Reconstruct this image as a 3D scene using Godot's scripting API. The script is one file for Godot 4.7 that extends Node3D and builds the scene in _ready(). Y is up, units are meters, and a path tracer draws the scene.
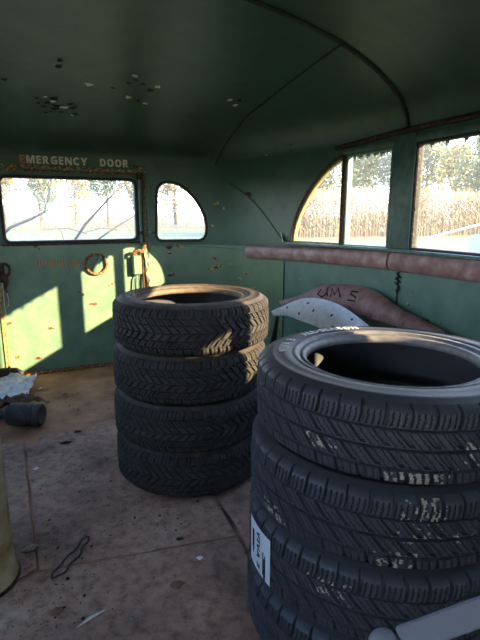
extends Node3D

# ---------------------------------------------------------------- constants of the bus body (metres)
const CX := 0.36        # centre line of the bus
const HW := 1.26        # half width inside
const ZR := -3.45       # inside of the rear wall
const ZC := -1.75       # where the rear rounding begins
const EA := 0.72        # rounding, across
const EB := 1.70        # rounding, along
const EN := 3.0
const Y0 := 1.42        # springing of the roof
const YT := 1.85        # crown of the roof
const ZF := 4.6         # front end
const GROUND := -0.6

var plan_tab: PackedVector2Array = []
var UC := 0.0
var UMAX := 0.0
var M := {}
var taken := {}

# ---------------------------------------------------------------- naming helpers
func numbered(called: String) -> String:
	if not taken.has(called):
		taken[called] = 0
		return called
	taken[called] += 1
	return "%s_%03d" % [called, taken[called]]

func tag(o: Node, label: String, category: String, group := "", kind := "") -> Node:
	if label: o.set_meta("label", label)
	if category: o.set_meta("category", category)
	if group: o.set_meta("group", group)
	if kind: o.set_meta("kind", kind)
	return o

func base(called: String, at := Vector3.ZERO) -> Node3D:
	var o := Node3D.new()
	o.name = numbered(called)
	add_child(o)
	o.position = at
	return o

func put(called: String, mesh: Mesh, mat: Material, parent: Node = null, at := Vector3.ZERO) -> MeshInstance3D:
	var o := MeshInstance3D.new()
	o.mesh = mesh
	o.material_override = mat
	if parent == null:
		o.name = numbered(called)
		add_child(o)
	else:
		o.name = called
		parent.add_child(o, true)
	o.position = at
	return o

# ---------------------------------------------------------------- mesh helpers
func st() -> SurfaceTool:
	var s := SurfaceTool.new()
	s.begin(Mesh.PRIMITIVE_TRIANGLES)
	return s

func done(s: SurfaceTool) -> ArrayMesh:
	s.index()
	s.generate_normals()
	return s.commit()

func tri(s: SurfaceTool, a: Vector3, b: Vector3, c: Vector3) -> void:
	s.add_vertex(a); s.add_vertex(b); s.add_vertex(c)

func quad(s: SurfaceTool, a: Vector3, b: Vector3, c: Vector3, d: Vector3) -> void:
	tri(s, a, b, c); tri(s, a, c, d)

# bevelled box
func add_box(s: SurfaceTool, c: Vector3, size: Vector3, bev := 0.004, basis := Basis()) -> void:
	s.set_smooth_group(-1)
	var h := size * 0.5
	bev = minf(bev, minf(h.x, minf(h.y, h.z)) * 0.9)
	var P := func(p: Vector3) -> Vector3: return c + basis * p
	for ax in 3:
		for sg in [-1.0, 1.0]:
			var n := Vector3.ZERO; n[ax] = sg
			var a1 := (ax + 1) % 3
			var a2 := (ax + 2) % 3
			var q: Array[Vector3] = []
			for k in [[-1, -1], [1, -1], [1, 1], [-1, 1]]:
				var p := Vector3.ZERO
				p[ax] = sg * h[ax]; p[a1] = k[0] * (h[a1] - bev); p[a2] = k[1] * (h[a2] - bev)
				q.append(P.call(p))
			if sg > 0: quad(s, q[3], q[2], q[1], q[0])
			else: quad(s, q[0], q[1], q[2], q[3])
	for ax in 3:
		var a1 := (ax + 1) % 3
		var a2 := (ax + 2) % 3
		for k in [[-1, -1], [1, -1], [1, 1], [-1, 1]]:
			var q: Array[Vector3] = []
			for e in [[-1, 0], [1, 0], [1, 1], [-1, 1]]:
				var p := Vector3.ZERO
				p[ax] = e[0] * (h[ax] - bev)
				p[a1] = k[0] * (h[a1] - (bev if e[1] == 1 else 0.0))
				p[a2] = k[1] * (h[a2] - (0.0 if e[1] == 1 else bev))
				q.append(P.call(p))
			if k[0] * k[1] > 0: quad(s, q[3], q[2], q[1], q[0])
			else: quad(s, q[0], q[1], q[2], q[3])
	for sx in [-1, 1]:
		for sy in [-1, 1]:
			for sz in [-1, 1]:
				var a: Vector3 = P.call(Vector3(sx * h.x, sy * (h.y - bev), sz * (h.z - bev)))
				var b: Vector3 = P.call(Vector3(sx * (h.x - bev), sy * h.y, sz * (h.z - bev)))
				var d: Vector3 = P.call(Vector3(sx * (h.x - bev), sy * (h.y - bev), sz * h.z))
				if sx * sy * sz > 0: tri(s, a, d, b)
				else: tri(s, a, b, d)

func box_mesh(size: Vector3, bev := 0.004, c := Vector3.ZERO, basis := Basis()) -> ArrayMesh:
	var s := st()
	add_box(s, c, size, bev, basis)
	return done(s)

# tube along a path; radii per point (or one), flat factor squeezes the section
func add_tube(s: SurfaceTool, pts: Array, radii: Array, sides := 8, closed := false, squeeze := 1.0, flat_up := Vector3.UP) -> void:
	s.set_smooth_group(0)
	var n := pts.size()
	var rings: Array = []
	for i in n:
		var p: Vector3 = pts[i]
		var a: Vector3 = pts[(i - 1 + n) % n] if closed or i > 0 else p
		var b: Vector3 = pts[(i + 1) % n] if closed or i < n - 1 else p
		var t := (b - a).normalized()
		var up := flat_up if absf(t.dot(flat_up)) < 0.95 else Vector3(0.3, 0.1, 0.9)
		var x := up.cross(t).normalized()
		var y := t.cross(x).normalized()
		var r: float = radii[i] if radii.size() > 1 else radii[0]
		var ring: Array[Vector3] = []
		for k in sides:
			var f := TAU * k / sides
			ring.append(p + x * cos(f) * r + y * sin(f) * r * squeeze)
		rings.append(ring)
	for i in (n if closed else n - 1):
		var A: Array = rings[i]
		var B: Array = rings[(i + 1) % n]
		for k in sides:
			var l := (k + 1) % sides
			quad(s, A[k], B[k], B[l], A[l])
	if not closed:
		s.set_smooth_group(-1)
		for e in [0, n - 1]:
			var R: Array = rings[e]
			for k in range(1, sides - 1):
				if e == 0: tri(s, R[0], R[k], R[k + 1])
				else: tri(s, R[0], R[k + 1], R[k])

func tube_mesh(pts: Array, radii: Array, sides := 8, closed := false, squeeze := 1.0, flat_up := Vector3.UP) -> ArrayMesh:
	var s := st()
	add_tube(s, pts, radii, sides, closed, squeeze, flat_up)
	return done(s)

# lathe about y: profile of Vector2(radius, y)
func add_lathe(s: SurfaceTool, prof: Array, sides := 48, c := Vector3.ZERO, basis := Basis()) -> void:
	s.set_smooth_group(0)
	for i in prof.size() - 1:
		for k in sides:
			var f0 := TAU * k / sides
			var f1 := TAU * (k + 1) / sides
			var a: Vector2 = prof[i]
			var b: Vector2 = prof[i + 1]
			var p := [Vector3(a.x * cos(f0), a.y, a.x * sin(f0)), Vector3(a.x * cos(f1), a.y, a.x * sin(f1)), Vector3(b.x * cos(f1), b.y, b.x * sin(f1)), Vector3(b.x * cos(f0), b.y, b.x * sin(f0))]
			var q: Array[Vector3] = []
			for v in p: q.append(c + basis * v)
			if a.x > 1e-5: tri(s, q[0], q[1], q[2])
			if b.x > 1e-5: tri(s, q[0], q[2], q[3])

func lathe_mesh(prof: Array, sides := 48, c := Vector3.ZERO, basis := Basis()) -> ArrayMesh:
	var s := st()
	add_lathe(s, prof, sides, c, basis)
	return done(s)

# a plate cut to a 2-D outline (x, z), thickness along y, top wavy by noise
func plate_mesh(outline: PackedVector2Array, thick: float) -> ArrayMesh:
	var s := st()
	s.set_smooth_group(-1)
	var t := Geometry2D.triangulate_polygon(outline)
	for i in range(0, t.size(), 3):
		var a := outline[t[i]]; var b := outline[t[i + 1]]; var c := outline[t[i + 2]]
		tri(s, Vector3(a.x, thick, a.y), Vector3(b.x, thick, b.y), Vector3(c.x, thick, c.y))
		tri(s, Vector3(a.x, 0, a.y), Vector3(c.x, 0, c.y), Vector3(b.x, 0, b.y))
	for i in outline.size():
		var a := outline[i]; var b := outline[(i + 1) % outline.size()]
		quad(s, Vector3(a.x, 0, a.y), Vector3(b.x, 0, b.y), Vector3(b.x, thick, b.y), Vector3(a.x, thick, a.y))
	return done(s)

# ---------------------------------------------------------------- the bus body as a surface
func build_plan() -> void:
	var raw: Array[Vector2] = [Vector2(CX, ZR), Vector2(CX + HW - EA, ZR)]
	for i in range(1, 401):
		var t := PI / 2 * i / 400.0
		raw.append(Vector2(CX + HW - EA + EA * pow(sin(t), 2.0 / EN), ZC - EB * pow(maxf(cos(t), 0.0), 2.0 / EN)))
	raw.append(Vector2(CX + HW, ZF + 1.0))
	var cum := [0.0]
	for i in range(1, raw.size()): cum.append(cum[i - 1] + raw[i].distance_to(raw[i - 1]))
	UC = cum[raw.size() - 2]
	UMAX = UC + ZF - ZC
	var k := 0
	for i in range(0, int(cum[cum.size() - 1] / 0.01)):
		var u := i * 0.01
		while k < raw.size() - 2 and cum[k + 1] < u: k += 1
		plan_tab.append(raw[k].lerp(raw[k + 1], (u - cum[k]) / (cum[k + 1] - cum[k])))

func plan(u: float) -> Vector2:
	var a := absf(u) * 100.0
	var i := clampi(int(a), 0, plan_tab.size() - 2)
	var p := plan_tab[i].lerp(plan_tab[i + 1], a - i)
	return p if u >= 0 else Vector2(2 * CX - p.x, p.y)

func plan_out(u: float) -> Vector2:
	var t := (plan(u + 0.02) - plan(u - 0.02)).normalized()   # direction of growing u
	return Vector2(t.y, -t.x)

# point on the wall: u along the plan, height y, off metres inwards (towards the room)
func W(u: float, y: float, off := 0.0) -> Vector3:
	var p := plan(u) - plan_out(u) * off
	return Vector3(p.x, y, p.y)

func roof(u: float, phi: float, off := 0.0) -> Vector3:
	var p := plan(u)
	var s := Vector2(CX, maxf(p.y, ZC))
	var d := p - s
	var l := d.length()
	var q := s + d * ((l - off) / l) * cos(phi)
	return Vector3(q.x, Y0 + (YT - Y0 - off) * sin(phi), q.y)

# wall skin between two u and two y with holes (outlines in u, y), at an inward offset
func wall_skin(s: SurfaceTool, us: Array, ys: Array, holes: Array, off: float, flip := false) -> void:
	s.set_smooth_group(0)
	for i in us.size() - 1:
		for j in ys.size() - 1:
			var cell := PackedVector2Array([Vector2(us[i], ys[j]), Vector2(us[i + 1], ys[j]), Vector2(us[i + 1], ys[j + 1]), Vector2(us[i], ys[j + 1])])
			var parts: Array = [cell]
			var r := Rect2(cell[0], cell[2] - cell[0])
			for h in holes:
				if not r.intersects(h.rect): continue
				var next: Array = []
				for p in parts:
					for q in Geometry2D.clip_polygons(p, h.poly):
						if not Geometry2D.is_polygon_clockwise(q): next.append(q)
				parts = next
			for p in parts:
				var t := Geometry2D.triangulate_polygon(p)
				for k in range(0, t.size(), 3):
					var a := W(p[t[k]].x, p[t[k]].y, off)
					var b := W(p[t[k + 1]].x, p[t[k + 1]].y, off)
					var c := W(p[t[k + 2]].x, p[t[k + 2]].y, off)
					if flip: tri(s, a, c, b)
					else: tri(s, a, b, c)

func hole(pts: Array) -> Dictionary:
	var p := PackedVector2Array(pts)
	if Geometry2D.is_polygon_clockwise(p): p.reverse()
	var r := Rect2(p[0], Vector2.ZERO)
	for q in p: r = r.expand(q)
	return {"poly": p, "rect": r.grow(0.001)}

func mirrored(h: Dictionary) -> Dictionary:
	var a := []
	for p in h.poly: a.append(Vector2(-p.x, p.y))
	return hole(a)

# reveal of a hole through the wall's thickness
func reveal(s: SurfaceTool, h: Dictionary, off0: float, off1: float) -> void:
	s.set_smooth_group(-1)
	var p: PackedVector2Array = h.poly
	for i in p.size():
		var a := p[i]; var b := p[(i + 1) % p.size()]
		quad(s, W(a.x, a.y, off0), W(b.x, b.y, off0), W(b.x, b.y, off1), W(a.x, a.y, off1))

# ring (frame or gasket) along an outline: inset/outset from it, from offset o0 (outside) to o1 (inside, proud)
func ring_mesh(h: Dictionary, inset: float, outset: float, o0: float, o1: float) -> ArrayMesh:
	var s := st()
	var p := refine(h.poly, 0.05)
	var n := p.size()
	var nor: Array[Vector2] = []
	for i in n:
		var a := (p[i] - p[(i - 1 + n) % n]).normalized()
		var b := (p[(i + 1) % n] - p[i]).normalized()
		var m := Vector2(a.y, -a.x) + Vector2(b.y, -b.x)
		m = m.normalized()
		nor.append(m / maxf(0.5, m.dot(Vector2(b.y, -b.x))))
	var bev := minf(absf(o1 - o0), inset + outset) * 0.25
	var prof := [Vector2(-inset, o0), Vector2(-inset, o1 - bev), Vector2(-inset + bev, o1), Vector2(outset - bev, o1), Vector2(outset, o1 - bev), Vector2(outset, o0)]
	for j in prof.size():
		s.set_smooth_group(-1)
		var f: Vector2 = prof[j]
		var g: Vector2 = prof[(j + 1) % prof.size()]
		for i in n:
			var k := (i + 1) % n
			var a := p[i] + nor[i] * f.x; var b := p[k] + nor[k] * f.x
			var c := p[k] + nor[k] * g.x; var d := p[i] + nor[i] * g.x
			quad(s, W(a.x, a.y, f.y), W(b.x, b.y, f.y), W(c.x, c.y, g.y), W(d.x, d.y, g.y))
	return done(s)

func refine(p: PackedVector2Array, step: float) -> PackedVector2Array:
	var out := PackedVector2Array()
	for i in p.size():
		var a := p[i]; var b := p[(i + 1) % p.size()]
		var n := maxi(1, int(ceil(a.distance_to(b) / step)))
		for k in n: out.append(a.lerp(b, float(k) / n))
	return out

# pane filling an outline
func pane_mesh(h: Dictionary, off: float) -> ArrayMesh:
	var s := st()
	s.set_smooth_group(0)
	var r: Rect2 = h.rect
	var n := maxi(1, int(ceil(r.size.x / 0.06)))
	for i in n:
		var a := r.position.x + r.size.x * i / n
		var b := r.position.x + r.size.x * (i + 1) / n
		var strip := PackedVector2Array([Vector2(a, r.position.y), Vector2(b, r.position.y), Vector2(b, r.end.y), Vector2(a, r.end.y)])
		for p in Geometry2D.intersect_polygons(strip, h.poly):
			var t := Geometry2D.triangulate_polygon(p)
			for k in range(0, t.size(), 3):
				tri(s, W(p[t[k]].x, p[t[k]].y, off), W(p[t[k + 1]].x, p[t[k + 1]].y, off), W(p[t[k + 2]].x, p[t[k + 2]].y, off))
	return done(s)

# a strip swept along u: profile of Vector2(dy, inward offset), y given per end
func sweep_mesh(u0: float, u1: float, y0: float, y1: float, prof: Array, step := 0.04) -> ArrayMesh:
	var s := st()
	s.set_smooth_group(1)
	var n := maxi(1, int(ceil(absf(u1 - u0) / step)))
	for i in n:
		var ua := lerpf(u0, u1, float(i) / n); var ub := lerpf(u0, u1, float(i + 1) / n)
		var ya := lerpf(y0, y1, float(i) / n); var yb := lerpf(y0, y1, float(i + 1) / n)
		for j in prof.size():
			var f: Vector2 = prof[j]; var g: Vector2 = prof[(j + 1) % prof.size()]
			quad(s, W(ua, ya + f.x, f.y), W(ub, yb + f.x, f.y), W(ub, yb + g.x, g.y), W(ua, ya + g.x, g.y))
	s.set_smooth_group(-1)
	for e in [[u0, y0], [u1, y1]]:
		for k in range(1, prof.size() - 1):
			tri(s, W(e[0], e[1] + prof[0].x, prof[0].y), W(e[0], e[1] + prof[k].x, prof[k].y), W(e[0], e[1] + prof[k + 1].x, prof[k + 1].y))
	return done(s)

func rect_prof(h: float, o0: float, o1: float) -> Array:
	var b := minf(h, o1 - o0) * 0.25
	return [Vector2(0, o0), Vector2(0, o1 - b), Vector2(b, o1), Vector2(h - b, o1), Vector2(h, o1 - b), Vector2(h, o0)]

func span(a: float, b: float, step: float) -> Array:
	var n := maxi(1, int(round((b - a) / step)))
	var o := []
	for i in n + 1: o.append(lerpf(a, b, float(i) / n))
	return o

# ---------------------------------------------------------------- materials
func noise_tex(freq: float, stops: Array, seed_ := 1, oct := 5, size := 512, type := FastNoiseLite.TYPE_SIMPLEX_SMOOTH, normal := false, bump := 4.0) -> NoiseTexture2D:
	var n := FastNoiseLite.new()
	n.noise_type = type
	n.frequency = freq
	n.seed = seed_
	n.fractal_octaves = oct
	if oct >= 8: n.fractal_gain = 0.72
	var t := NoiseTexture2D.new()
	t.width = size; t.height = size
	t.seamless = true
	t.noise = n
	if normal:
		t.as_normal_map = true
		t.bump_strength = bump
	if stops:
		var g := Gradient.new()
		var offs := PackedFloat32Array(); var cols := PackedColorArray()
		for q in stops:
			offs.append(q[0]); cols.append(q[1])
		g.offsets = offs; g.colors = cols
		t.color_ramp = g
	return t

func mat(called: String, c: Color, rough := 0.7, metal := 0.0) -> StandardMaterial3D:
	var m := StandardMaterial3D.new()
	m.resource_name = called
	m.albedo_color = c
	m.roughness = rough
	m.metallic = metal
	return m

func c8(r: int, g: int, b: int) -> Color:
	return Color(r / 255.0, g / 255.0, b / 255.0)

func tmat(called: String, freq: float, stops: Array, rough: float, scale: float, seed_ := 1, bump := 0.0, metal := 0.0, oct := 5) -> StandardMaterial3D:
	var m := mat(called, Color.WHITE, rough, metal)
	m.albedo_texture = noise_tex(freq, stops, seed_, oct)
	m.uv1_triplanar = true
	m.uv1_world_triplanar = true
	m.uv1_scale = Vector3.ONE * scale
	if bump > 0:
		m.normal_enabled = true
		m.normal_texture = noise_tex(freq * 2, [], seed_ + 7, 4, 512, FastNoiseLite.TYPE_SIMPLEX_SMOOTH, true, bump)
	return m

func make_materials() -> void:
	# weathered green paint: chips to cream primer at one end of the noise, rust at the other
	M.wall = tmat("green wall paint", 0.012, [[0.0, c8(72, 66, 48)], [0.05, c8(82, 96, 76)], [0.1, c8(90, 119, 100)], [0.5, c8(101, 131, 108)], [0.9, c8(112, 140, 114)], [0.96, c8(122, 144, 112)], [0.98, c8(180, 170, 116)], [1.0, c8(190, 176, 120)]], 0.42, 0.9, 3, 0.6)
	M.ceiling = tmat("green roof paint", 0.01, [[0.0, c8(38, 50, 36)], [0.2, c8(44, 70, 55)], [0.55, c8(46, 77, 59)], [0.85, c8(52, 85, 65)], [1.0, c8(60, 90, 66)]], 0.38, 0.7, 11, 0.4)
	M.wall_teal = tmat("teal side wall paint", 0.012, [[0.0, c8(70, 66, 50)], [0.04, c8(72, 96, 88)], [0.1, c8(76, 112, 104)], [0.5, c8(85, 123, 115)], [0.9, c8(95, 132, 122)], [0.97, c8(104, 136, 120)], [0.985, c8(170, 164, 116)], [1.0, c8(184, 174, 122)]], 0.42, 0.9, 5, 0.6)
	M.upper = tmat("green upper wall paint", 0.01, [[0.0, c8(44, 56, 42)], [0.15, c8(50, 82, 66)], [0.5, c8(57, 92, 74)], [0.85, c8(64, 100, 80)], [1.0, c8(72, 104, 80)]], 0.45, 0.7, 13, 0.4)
	M.frame_green = tmat("green frame paint", 0.02, [[0.0, c8(70, 52, 38)], [0.15, c8(74, 90, 80)], [0.5, c8(86, 114, 107)], [1.0, c8(100, 127, 118)]], 0.5, 1.5, 21, 0.6)
	M.frame_dark = tmat("dark worn frame", 0.03, [[0.0, c8(26, 24, 22)], [0.6, c8(48, 50, 44)], [0.8, c8(70, 66, 54)], [1.0, c8(120, 104, 80)]], 0.8, 3.0, 23, 1.0)
	M.outer = mat("outer paint", c8(120, 124, 118), 0.6)
	M.rust = tmat("rust", 0.03, [[0.0, c8(52, 30, 20)], [0.4, c8(96, 56, 32)], [0.6, c8(130, 82, 46)], [0.75, c8(160, 132, 84)], [1.0, c8(190, 170, 120)]], 0.85, 3.0, 31, 1.5)
	M.dark_rust = tmat("dark rust", 0.03, [[0.0, c8(24, 20, 18)], [0.5, c8(58, 42, 32)], [0.8, c8(104, 70, 46)], [1.0, c8(130, 110, 80)]], 0.85, 3.0, 33, 1.5)
	M.yellow_rust = tmat("yellowed frame", 0.03, [[0.0, c8(84, 56, 32)], [0.35, c8(138, 112, 66)], [0.7, c8(178, 158, 104)], [1.0, c8(196, 182, 136)]], 0.75, 3.0, 35, 1.0)
	M.flaking = tmat("flaking cream paint", 0.02, [[0.0, c8(70, 44, 26)], [0.42, c8(96, 92, 62)], [0.5, c8(150, 124, 70)], [0.62, c8(182, 164, 110)], [1.0, c8(196, 182, 134)]], 0.8, 3.0, 37, 1.0)
	M.flaked_jamb = tmat("flaked green jamb", 0.02, [[0.0, c8(60, 40, 28)], [0.3, c8(92, 66, 42)], [0.42, c8(72, 86, 66)], [0.7, c8(84, 100, 76)], [0.85, c8(150, 132, 84)], [1.0, c8(180, 164, 116)]], 0.75, 3.0, 25, 1.0)
	M.rubber_trim = mat("black window rubber", c8(30, 30, 28), 0.6)
	M.dark_gap = mat("dark seam", c8(22, 24, 22), 0.8)
	M.seam = tmat("seam sealer", 0.03, [[0.0, c8(20, 28, 22)], [0.6, c8(34, 48, 38)], [1.0, c8(90, 96, 70)]], 0.7, 3.0, 39)
	M.rail = tmat("faded maroon rail", 0.014, [[0.0, c8(104, 76, 76)], [0.35, c8(138, 106, 104)], [0.6, c8(154, 126, 122)], [0.8, c8(170, 150, 146)], [1.0, c8(182, 170, 164)]], 0.5, 1.6, 41, 0.8)
	M.cream = tmat("cream lettering paint", 0.03, [[0.0, c8(150, 112, 72)], [0.2, c8(206, 194, 156)], [0.6, c8(228, 222, 194)], [1.0, c8(232, 228, 206)]], 0.8, 4.0, 43)
	M.rust_letter = mat("rusted lettering", c8(196, 124, 70), 0.85)
	M.floor = tmat("dirty brown floor", 0.006, [[0.0, c8(110, 85, 72)], [0.25, c8(148, 117, 101)], [0.5, c8(168, 134, 115)], [0.7, c8(178, 143, 121)], [0.88, c8(188, 157, 136)], [1.0, c8(198, 174, 154)]], 0.85, 0.8, 51, 2.0)
	M.floor.detail_enabled = true
	M.floor.detail_blend_mode = BaseMaterial3D.BLEND_MODE_MUL
	M.floor.detail_albedo = noise_tex(0.022, [[0.0, c8(150, 142, 138)], [0.3, c8(210, 203, 199)], [0.5, c8(238, 234, 231)], [0.7, c8(255, 252, 250)], [1.0, c8(255, 255, 255)]], 53, 8, 1024)
	M.floor_rust = tmat("reddish floor", 0.01, [[0.0, c8(104, 72, 54)], [0.4, c8(150, 106, 78)], [0.7, c8(168, 122, 92)], [1.0, c8(182, 142, 112)]], 0.85, 0.8, 55, 2.0)
	M.rubber = mat("tire rubber", c8(56, 59, 66), 0.5)
	M.rubber_side = mat("tire sidewall rubber", c8(58, 59, 63), 0.55)
	M.rubber_dusty = tmat("dusty tire rubber", 0.02, [[0.0, c8(36, 36, 37)], [0.5, c8(46, 45, 45)], [0.8, c8(62, 58, 54)], [1.0, c8(92, 84, 75)]], 0.75, 2.0, 61)
	M.rubber_dusty_side = tmat("dusty tire sidewall", 0.02, [[0.0, c8(48, 45, 44)], [0.5, c8(68, 62, 58)], [1.0, c8(110, 98, 86)]], 0.7, 2.0, 63)
	M.bead = tmat("tire bead", 0.03, [[0.0, c8(84, 84, 88)], [0.5, c8(112, 112, 115)], [1.0, c8(138, 136, 136)]], 0.5, 2.0, 69)
	M.bead_dusty = tmat("dusty tire bead", 0.03, [[0.0, c8(70, 64, 58)], [0.6, c8(104, 92, 80)], [1.0, c8(140, 122, 100)]], 0.7, 2.0, 65)
	M.mud = tmat("dried mud", 0.05, [[0.0, c8(110, 104, 94)], [0.5, c8(168, 160, 142)], [1.0, c8(196, 190, 174)]], 0.9, 4.0, 67)
	M.letter_grey = mat("grey tire lettering", c8(205, 205, 205), 0.6)
	M.sticker = mat("white paper label", c8(214, 222, 232), 0.6)
	M.ink = mat("black print", c8(30, 32, 38), 0.7)
	M.tan_post = tmat("beige painted post", 0.012, [[0.0, c8(110, 86, 52)], [0.3, c8(150, 132, 96)], [0.6, c8(176, 162, 124)], [1.0, c8(188, 178, 144)]], 0.7, 1.5, 71, 0.6)
	M.white_metal = tmat("scuffed pale metal", 0.02, [[0.0, c8(80, 78, 76)], [0.12, c8(130, 130, 130)], [0.2, c8(186, 188, 191)], [0.7, c8(206, 208, 210)], [1.0, c8(216, 216, 216)]], 0.6, 2.2, 73, 0.8)
	M.maroon_metal = tmat("rusty maroon metal", 0.016, [[0.0, c8(84, 60, 58)], [0.3, c8(132, 100, 99)], [0.6, c8(150, 120, 118)], [1.0, c8(172, 146, 142)]], 0.6, 1.8, 75, 0.8)
	M.black = mat("black", c8(18, 18, 18), 0.8)
	M.iron = tmat("dark oily iron", 0.04, [[0.0, c8(24, 24, 26)], [0.6, c8(56, 54, 54)], [1.0, c8(96, 92, 90)]], 0.6, 4.0, 77, 1.0)
	M.cloth = tmat("dirty white plastic sheet", 0.02, [[0.0, c8(150, 130, 116)], [0.2, c8(204, 200, 198)], [0.6, c8(226, 226, 228)], [1.0, c8(234, 234, 236)]], 0.7, 2.5, 79)
	M.brown = tmat("brown wrapper", 0.03, [[0.0, c8(44, 28, 20)], [0.6, c8(92, 58, 38)], [1.0, c8(130, 90, 60)]], 0.8, 4.0, 81)
	M.grey_bar = mat("grey painted lever", c8(120, 122, 130), 0.5)
	M.stick = mat("pale wood", c8(206, 204, 190), 0.8)
	M.wire = mat("pale cord", c8(196, 188, 158), 0.8)
	M.orange = mat("orange plastic", c8(210, 120, 50), 0.6)
	M.litter = tmat("litter", 0.05, [[0.0, c8(70, 60, 54)], [0.5, c8(130, 116, 104)], [1.0, c8(190, 182, 170)]], 0.9, 6.0, 83)
	M.leaf_dry = mat("dry leaf", c8(120, 92, 66), 0.85)
	# windows: dusty glass, dust passes on scattered light
	M.glass = glass(0.06, 0.28)
	M.glass_dusty = glass(0.12, 0.34)
	M.film = mat("torn sun film", c8(60, 62, 58), 0.6)
	M.film.backlight_enabled = true
	M.film.backlight = c8(60, 64, 58)
	# outdoors
	M.grass = tmat("mown dry grass", 0.02, [[0.0, c8(58, 62, 36)], [0.4, c8(84, 86, 50)], [0.7, c8(106, 102, 64)], [1.0, c8(130, 122, 86)]], 0.95, 0.15, 91)
	M.corn = mat("dry corn", c8(178, 163, 136), 0.9)
	M.corn.vertex_color_use_as_albedo = true
	M.corn.backlight_enabled = true
	M.corn.backlight = Color(0.4, 0.34, 0.24)
	M.corn.cull_mode = BaseMaterial3D.CULL_DISABLED
	for k in 4:
		var m := mat("tree leaves", [c8(84, 98, 70), c8(106, 112, 76), c8(136, 126, 82), c8(70, 88, 72)][k], 0.85)
		m.backlight_enabled = true
		m.backlight = [c8(60, 72, 44), c8(78, 80, 46), c8(96, 84, 46), c8(50, 64, 46)][k]
		m.cull_mode = BaseMaterial3D.CULL_DISABLED
		M["leaf%d" % k] = m
	M.bark = mat("bark", c8(86, 74, 62), 0.9)
	M.trailer = mat("pale blue grey steel", c8(120, 134, 156), 0.5)

func glass(alpha: float, dust: float) -> StandardMaterial3D:
	var m := mat("dusty glass", Color(0.9, 0.92, 0.92, alpha), 0.08)
	m.transparency = BaseMaterial3D.TRANSPARENCY_ALPHA
	m.backlight_enabled = true
	m.backlight = Color(dust, dust, dust)
	return m

# ---------------------------------------------------------------- everything
func _ready() -> void:
	# camera
	var cam := Camera3D.new()
	cam.name = "camera"
	add_child(cam)
	cam.fov = 67.38
	cam.near = 0.03
	cam.far = 500.0
	cam.position = Vector3(0, 1.06, 0)
	cam.rotation = Vector3(deg_to_rad(-12.453), deg_to_rad(-24.498), 0)
	cam.current = true
	# sky
	var env := Environment.new()
	env.background_mode = Environment.BG_SKY
	var sky := Sky.new()
	var sm := ProceduralSkyMaterial.new()
	sm.sky_top_color = c8(136, 176, 230)
	sm.sky_horizon_color = c8(232, 236, 240)
	sm.sky_curve = 0.25
	sm.ground_bottom_color = c8(110, 104, 84)
	sm.ground_horizon_color = c8(170, 164, 140)
	sm.sky_energy_multiplier = 1.72
	sm.sun_angle_max = 12.0
	sm.sun_curve = 0.1
	sky.sky_material = sm
	env.sky = sky
	env.tonemap_mode = Environment.TONE_MAPPER_LINEAR
	env.tonemap_exposure = 2.85
	env.sdfgi_enabled = true
	env.ssao_enabled = true
	env.ssil_enabled = true
	var we := WorldEnvironment.new()
	we.name = "environment"
	we.environment = env
	add_child(we)
	# low afternoon sun through the right-hand windows, from the front right
	var sun := DirectionalLight3D.new()
	sun.name = "sun"
	add_child(sun)
	sun.look_at_from_position(Vector3.ZERO, Vector3(-0.793, -0.427, -1.0))
	sun.light_color = Color(1.0, 0.88, 0.68)
	sun.light_energy = 3.6
	sun.light_angular_distance = 0.53
	sun.shadow_enabled = true

	make_materials()
	build_plan()
	build_shell()
	build_door()
	build_windows()
	build_trims()
	build_floor()
	build_tires()
	build_metal()
	build_odds()
	build_litter()
	build_outside()

# ---------------------------------------------------------------- shell
var H := {}

func window_outlines() -> void:
	H.rear_quarter = hole([Vector2(0.565, 1.20), Vector2(0.575, 1.245), Vector2(0.60, 1.268), Vector2(0.635, 1.278), Vector2(0.68, 1.278), Vector2(0.73, 1.262), Vector2(0.78, 1.226), Vector2(0.83, 1.173), Vector2(0.872, 1.11), Vector2(0.905, 1.04), Vector2(0.918, 0.97), Vector2(0.912, 0.915), Vector2(0.895, 0.887), Vector2(0.865, 0.874), Vector2(0.59, 0.874), Vector2(0.562, 0.884), Vector2(0.552, 0.91)])
	H.side_quarter = hole([Vector2(1.711, 0.885), Vector2(1.719, 0.943), Vector2(1.738, 1.0), Vector2(1.764, 1.054), Vector2(1.802, 1.11), Vector2(1.848, 1.165), Vector2(1.905, 1.22), Vector2(1.966, 1.267), Vector2(2.022, 1.303), Vector2(2.079, 1.329), Vector2(2.125, 1.347), Vector2(2.168, 1.354), Vector2(2.168, 0.893)])
	H.side = []
	H.side.append(hole([Vector2(2.208, 0.893), Vector2(2.541, 0.9), Vector2(2.541, 1.358), Vector2(2.208, 1.357)]))
	# the right side is closed sheet ahead of the fourth opening; the left side has windows all along
	H.left = []
	var z := -1.68
	while z + 0.54 < ZF - 0.3:
		var u0 := UC + z - ZC
		var wide: float = [0.54, 0.60, 0.17][mini(H.left.size(), 2)]
		var top := 1.2 if H.left.size() == 2 else 1.36
		if z < 0.0: H.side.append(hole([Vector2(u0, 0.905), Vector2(u0 + wide, 0.905), Vector2(u0 + wide, top), Vector2(u0, top)]))
		H.left.append(mirrored(hole([Vector2(u0, 0.905), Vector2(u0 + 0.54, 0.905), Vector2(u0 + 0.54, 1.36), Vector2(u0, 1.36)])))
		z += 0.69
	H.door_window = hole(round_rect(-0.436, 0.408, 0.884, 1.288, 0.035))
	H.door = hole([Vector2(-0.482, -0.02), Vector2(0.449, -0.02), Vector2(0.449, 1.3425), Vector2(-0.482, 1.3425)])

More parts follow.
